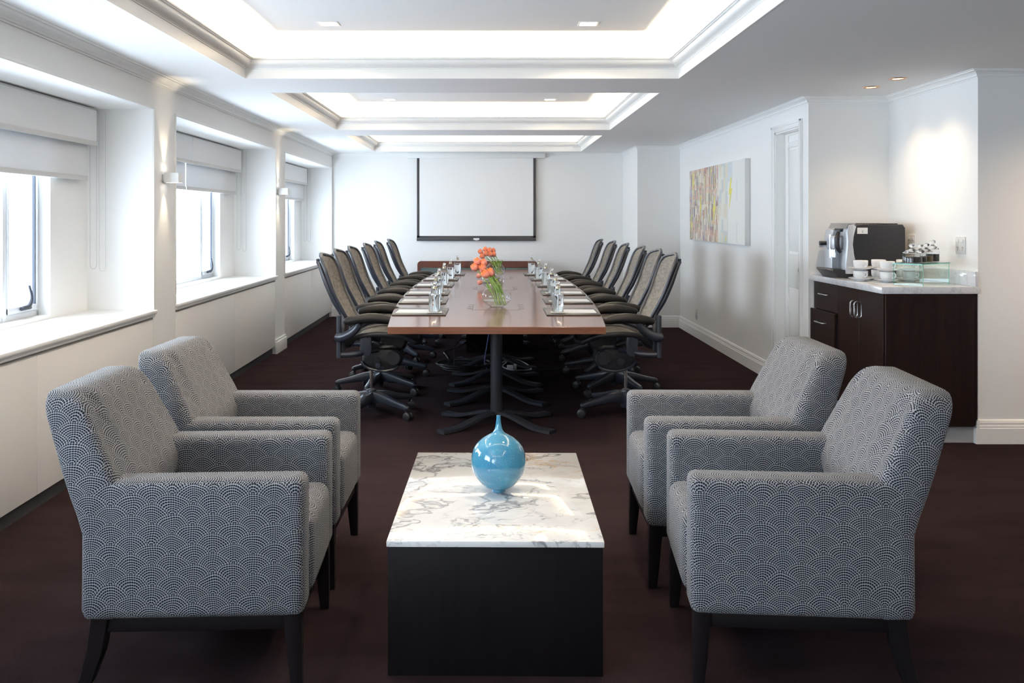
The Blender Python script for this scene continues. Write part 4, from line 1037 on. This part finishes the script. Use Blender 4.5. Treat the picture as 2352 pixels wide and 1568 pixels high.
# ---------------------------------------------------------------- coffee counter
K0, K1 = 2.472, XN-.004
cab = thing('base_cabinet', 'dark wenge base cabinet with drawers and doors under the coffee counter', 'cabinet', (2.77, 6.25, 0))
ox, oy = 2.77, 6.25
def cb(x0, x1, y0, y1, z0, z1, bev=.0015): return MB().box(x0-ox, x1-ox, y0-oy, y1-oy, z0, z1, bev, 1)
cb(K0+.02, K1, YC0+.0, YC1-.004, .108, .940).build('body', M['wenge'], cab)
cb(K0, K1-.03, YC0-.018, YC0-.0005, .108, .940).build('end_panel', M['wenge'], cab)
cb(K0+.06, K1, YC0+.015, YC1-.004, 0, .107).build('toe_kick', M['kick'], cab)
cb(K0-.0, K0+.019, 6.855, YC1-.004, .108, .940).build('filler', M['kick'], cab)
def bow(p, q, out=.028, r=.005):
    p = Vector(p); q = Vector(q); o = Vector((-out, 0, 0))
    return MB().tube([p, p+o*.75, p+o+(q-p)*.12, p+o*1.1+(q-p)*.5, q+o+(p-q)*.12, q+o*.75, q], r, 8, smooth=3)
for (z0, z1, pull) in ((.735, .938, 0), (.44, .731, .028), (.112, .436, 0)):
    d = cb(K0-pull, K0+.019-pull, 6.375, 6.852, z0, z1).build('drawer', M['wenge'], cab)
    if pull: cb(K0-pull+.019, K0+.02, 6.39, 6.84, z0+.03, z1-.03).build('drawer_box', M['black'], d)
    zz = z1-.085; bow((K0-pull-ox, 6.53-oy, zz), (K0-pull-ox, 6.70-oy, zz)).build('handle', M['steel'], d)
for (y0, y1, hy) in ((6.012, 6.372, 6.04), (5.640, 6.009, 5.975)):
    d = cb(K0, K0+.019, y0, y1, .112, .938).build('door', M['wenge'], cab)
    loop = [Vector((K0-ox-.001-a, hy-oy, z)) for a, z in rrect(-.004, .046, .750, .858, .018, 4)]
    MB().tube(loop, .0055, 8, closed=True).build('handle', M['chrome'], d)
ct = thing('worktop', 'pale grey marble worktop with upstand on the dark cabinet', 'worktop', (2.77, 6.25, .942))
MB().box(2.446-ox, XN-.001-ox, YC0-.020-oy, YC1-.002-oy, 0, .044, .003).build('slab', M['counter'], ct)
MB().box(XN-.023-ox, XN-.002-ox, YC0-.012-oy, YC1-.004-oy, .0445, .140, .002).build('upstand', M['counter'], ct)
WZ = .9865
# coffee machine
cm = thing('coffee_machine', 'black and silver automatic coffee machine at far end of marble worktop', 'coffee machine', (2.75, 6.61, WZ))
k_ = .932
mx = lambda x: x-2.75
Y0, Y1 = -.195, .195
body = [(mx(2.60), .018), (mx(2.965), .018), (mx(2.975), .05), (mx(2.972), .36), (mx(2.955), .385), (mx(2.64), .388), (mx(2.615), .37), (mx(2.597), .30), (mx(2.592), .24), (mx(2.60), .17), (mx(2.618), .10), (mx(2.615), .05)]
MB().prism(body, Y0, Y1, 'Y', .008, 3).build('body', M['blackplastic'], cm)
side = [(mx(2.548), .03), (mx(2.618), .03), (mx(2.619), .10), (mx(2.603), .17), (mx(2.594), .24), (mx(2.600), .30), (mx(2.618), .37), (mx(2.60), .385), (mx(2.565), .38), (mx(2.552), .33), (mx(2.556), .26), (mx(2.553), .2), (mx(2.543), .1)]
MB().prism(side, Y0-.004, Y0+.085, 'Y', .006, 2).build('front_panel', M['silver'], cm)
side2 = [(mx(2.535), .0), (mx(2.612), .0), (mx(2.60), .345), (mx(2.548), .345), (mx(2.535), .30)]
MB().prism(side2, Y1-.15, Y1+.004, 'Y', .006, 2).build('front_panel', M['silver'], cm)
MB().box(mx(2.585), mx(2.60), Y0+.085, Y1-.15, .02, .33).build('cup_recess', M['steel'], cm)
mb = MB(); mb.prism([(mx(2.545), .355), (mx(2.60), .372), (mx(2.62), .396), (mx(2.565), .393)], Y0+.005, Y1-.05, 'Y', .003, 2); mb.build('bean_hopper_lid', M['steel'], cm)
mb = MB(); mb.box(mx(2.49), mx(2.60), Y0+.10, Y1-.155, .20, .30, .012, 3); mb.build('spout_housing', M['silver'], cm)
mb = MB()
for y in (Y0+.117, Y0+.150): mb.tube([(mx(2.51), y, .205), (mx(2.51), y, .145)], .010, 12)
mb.tube([(mx(2.50), Y0+.17, .31), (mx(2.50), Y0+.17, .14)], .012, 12)
mb.build('spout', M['chrome'], cm)
MB().tube([(mx(2.53), Y0+.10, .33), (mx(2.516), Y0+.092, .29), (mx(2.518), Y0+.09, .22), (mx(2.54), Y0+.088, .18)], [.012, .017, .016, .010], 10, smooth=3).build('lever', M['blackplastic'], cm)
mb = MB(); mb.tube([(mx(2.54), Y1-.05, .225), (mx(2.50), Y1-.05, .225)], .012, 12); mb.tube([(mx(2.505), Y1-.05, .225), (mx(2.48), Y1-.05, .225)], .017, 12); mb.build('steam_knob', M['chrome'], cm)
mb = MB(); mb.tube([(mx(2.50), Y1-.13, .245), (mx(2.45), Y1-.13, .245)], .016, 12); mb.build('selector_knob', M['blackplastic'], cm)
mb = MB(); mb.prism([(mx(2.50), .0), (mx(2.60), .0), (mx(2.60), .055), (mx(2.462), .062), (mx(2.458), .052)], Y0+.02, Y1-.04, 'Y', .003, 2); mb.build('drip_tray', M['blackplastic'], cm)
mb = MB()
for k in range(12): mb.box(mx(2.66)+k*.023, mx(2.672)+k*.023, Y0+.02, Y1-.02, .386, .3925, .001, 1)
mb.build('top_grille', M['blackplastic'], cm)
mb = MB(); mb.box(mx(2.625), mx(2.70), Y0-.0015, Y0-.0003, .318, .362); mb.box(mx(2.655), mx(2.672), Y0-.002, Y0-.0014, .343, .346, mi=1); mb.box(mx(2.657), mx(2.668), Y0-.002, Y0-.0014, .328, .337, mi=1)
mb.build('sticker', [M['white'], M['steel']], cm, smooth=False)
# cups and saucers
CUP = SAU = None
def cup_stack(x, y, rot, where):
    global CUP, SAU
    for lv in (0, 1):
        z = WZ+lv*.0705; wh = ('lower one' if lv == 0 else 'upper one')
        if SAU is None:
            SAU = MB().lathe([(0, .002), (.028, .002), (.030, 0), (.034, .001), (.036, .006), (.060, .012), (.079, .020), (.080, .0215), (.078, .0225), (.055, .0155), (.032, .010), (0, .010)], 36).build('saucer', M['porcelain'], angle=60)
            tag(SAU, 'x', 'saucer', 'stacked saucers on the marble worktop'); s_ = SAU
        else: s_ = SAU.copy(); C.objects.link(s_)
        s_.location = (x, y, z); s_['label'] = 'white saucer, %s, %s' % (wh, where)
        lab = 'white coffee cup, %s, %s' % (wh, where)
        if CUP is None:
            CUP = thing('coffee_cup', lab, 'cup', (x, y, z+.0105), rot, 'stacked coffee cups on the marble worktop')
            MB().lathe([(0, .002), (.026, .002), (.028, 0), (.031, .001), (.040, .010), (.0465, .022), (.048, .034), (.0485, .0585), (.047, .0598), (.0455, .0585), (.045, .034), (.040, .018), (.026, .008), (0, .007)], 36).build('bowl', M['porcelain'], CUP, angle=60)
            MB().tube([(.046, 0, .050), (.060, 0, .051), (.072, 0, .044), (.070, 0, .030), (.060, 0, .021), (.045, 0, .020)], .0042, 8, smooth=4, flat=(1, 1.4)).build('handle', M['porcelain'], CUP)
        else: dup(CUP, (x, y, z+.0105), rot, lab)
sx_ = lambda x, y, X, Y: (X, Y)
cup_stack(2.536, 6.14, -1.35, 'stack directly beside the coffee machine front')
cup_stack(2.662, 6.01, -1.2, 'middle stack in the front row')
cup_stack(2.705, 6.245, -1.9, 'back-row stack left of centre')
cup_stack(2.875, 6.235, -1.9, 'back-row stack behind the glass riser')
cup_stack(2.84, 6.07, -1.1, 'front-row stack behind the glass riser')
# glass riser with its jars
RX, RY, th = 2.80, 5.82, math.radians(38)
rs = thing('glass_riser', 'green-edged glass riser stand on the marble worktop', 'riser', (RX, RY, WZ), th)
Lh, Wh, Hh = .185, .098, .135
MB().box(-Lh, Lh, -Wh, Wh, Hh, Hh+.006).build('shelf', [M['riser']], rs, smooth=False)
mb = MB()
for s in (-1, 1): mb.box(-Lh, Lh, s*Wh-.0006*(s < 0), s*Wh+.0006*(s > 0), Hh, Hh+.006); mb.box(s*Lh-.0006*(s < 0), s*Lh+.0006*(s > 0), -Wh, Wh, Hh, Hh+.006)
mb.build('shelf_edge', M['riser_edge'], rs, smooth=False)
for s in (-1, 1):
    x0 = s*(Lh-.012)
    g_ = MB().box(x0-.003, x0+.003, -Wh+.002, Wh-.002, 0, Hh-.0005).build('leg', M['riser'], rs, smooth=False)
    mb = MB()
    for e in (-1, 1): mb.box(x0-.003, x0+.003, e*(Wh-.002)-.0006*(e < 0), e*(Wh-.002)+.0006*(e > 0), 0, Hh-.0005)
    mb.build('leg_edge', M['riser_edge'], g_, smooth=False)
JAR = None
names = ['squat glass jar of dark coffee beans, nearest of the jars on the riser', 'glass jar of dark tea, second from the near end of the riser', 'glass jar of brown sugar, third along the riser', 'tallest glass jar with knob lid, at the far end of the riser']
for i in range(4):
    ax = (-Lh+.062+.083*i); x = RX+ax*math.cos(th); y = RY+ax*math.sin(th); z = WZ+Hh+.0062
    r_ = [.060, .040, .040, .042][i]; hb = [.066, .062, .066, .085][i]
    ax = [-.120, -.014, .068, .151][i]; x = RX+ax*math.cos(th); y = RY+ax*math.sin(th)
    t = thing('glass_jar', names[i], 'jar', (x, y, z), 0, 'glass jars on the riser')
    MB().lathe([(0, .001), (r_*.85, .001), (r_, .006), (r_, hb-.018), (r_*.97, hb-.010), (r_*.86, hb-.004), (r_*.86, hb)], 32).build('jar_body', M['glass'], t, angle=60)
    MB().lathe([(0, .004), (r_*.82, .004), (r_*.95, .008), (r_*.95, hb*.62), (0, hb*.63)], 32).build('contents', M['seeds' if i in (2,) else 'beans'], t, angle=60)
    MB().lathe([(0, hb+.003), (r_*.80, hb+.002), (r_*.92, hb+.001), (r_*.92, hb+.005), (r_*.75, hb+.012), (r_*.35, hb+.022), (.010, hb+.028), (.009, hb+.034), (.019, hb+.042), (.021, hb+.052), (.012, hb+.060), (0, hb+.061)], 28).build('lid', M['crystal'], t, angle=60)
    MB().lathe([(r_*.90, hb-.001), (r_*.94, hb-.001), (r_*.94, hb+.002), (r_*.90, hb+.002), (r_*.90, hb-.001)], 28).build('seal', M['white'], t)
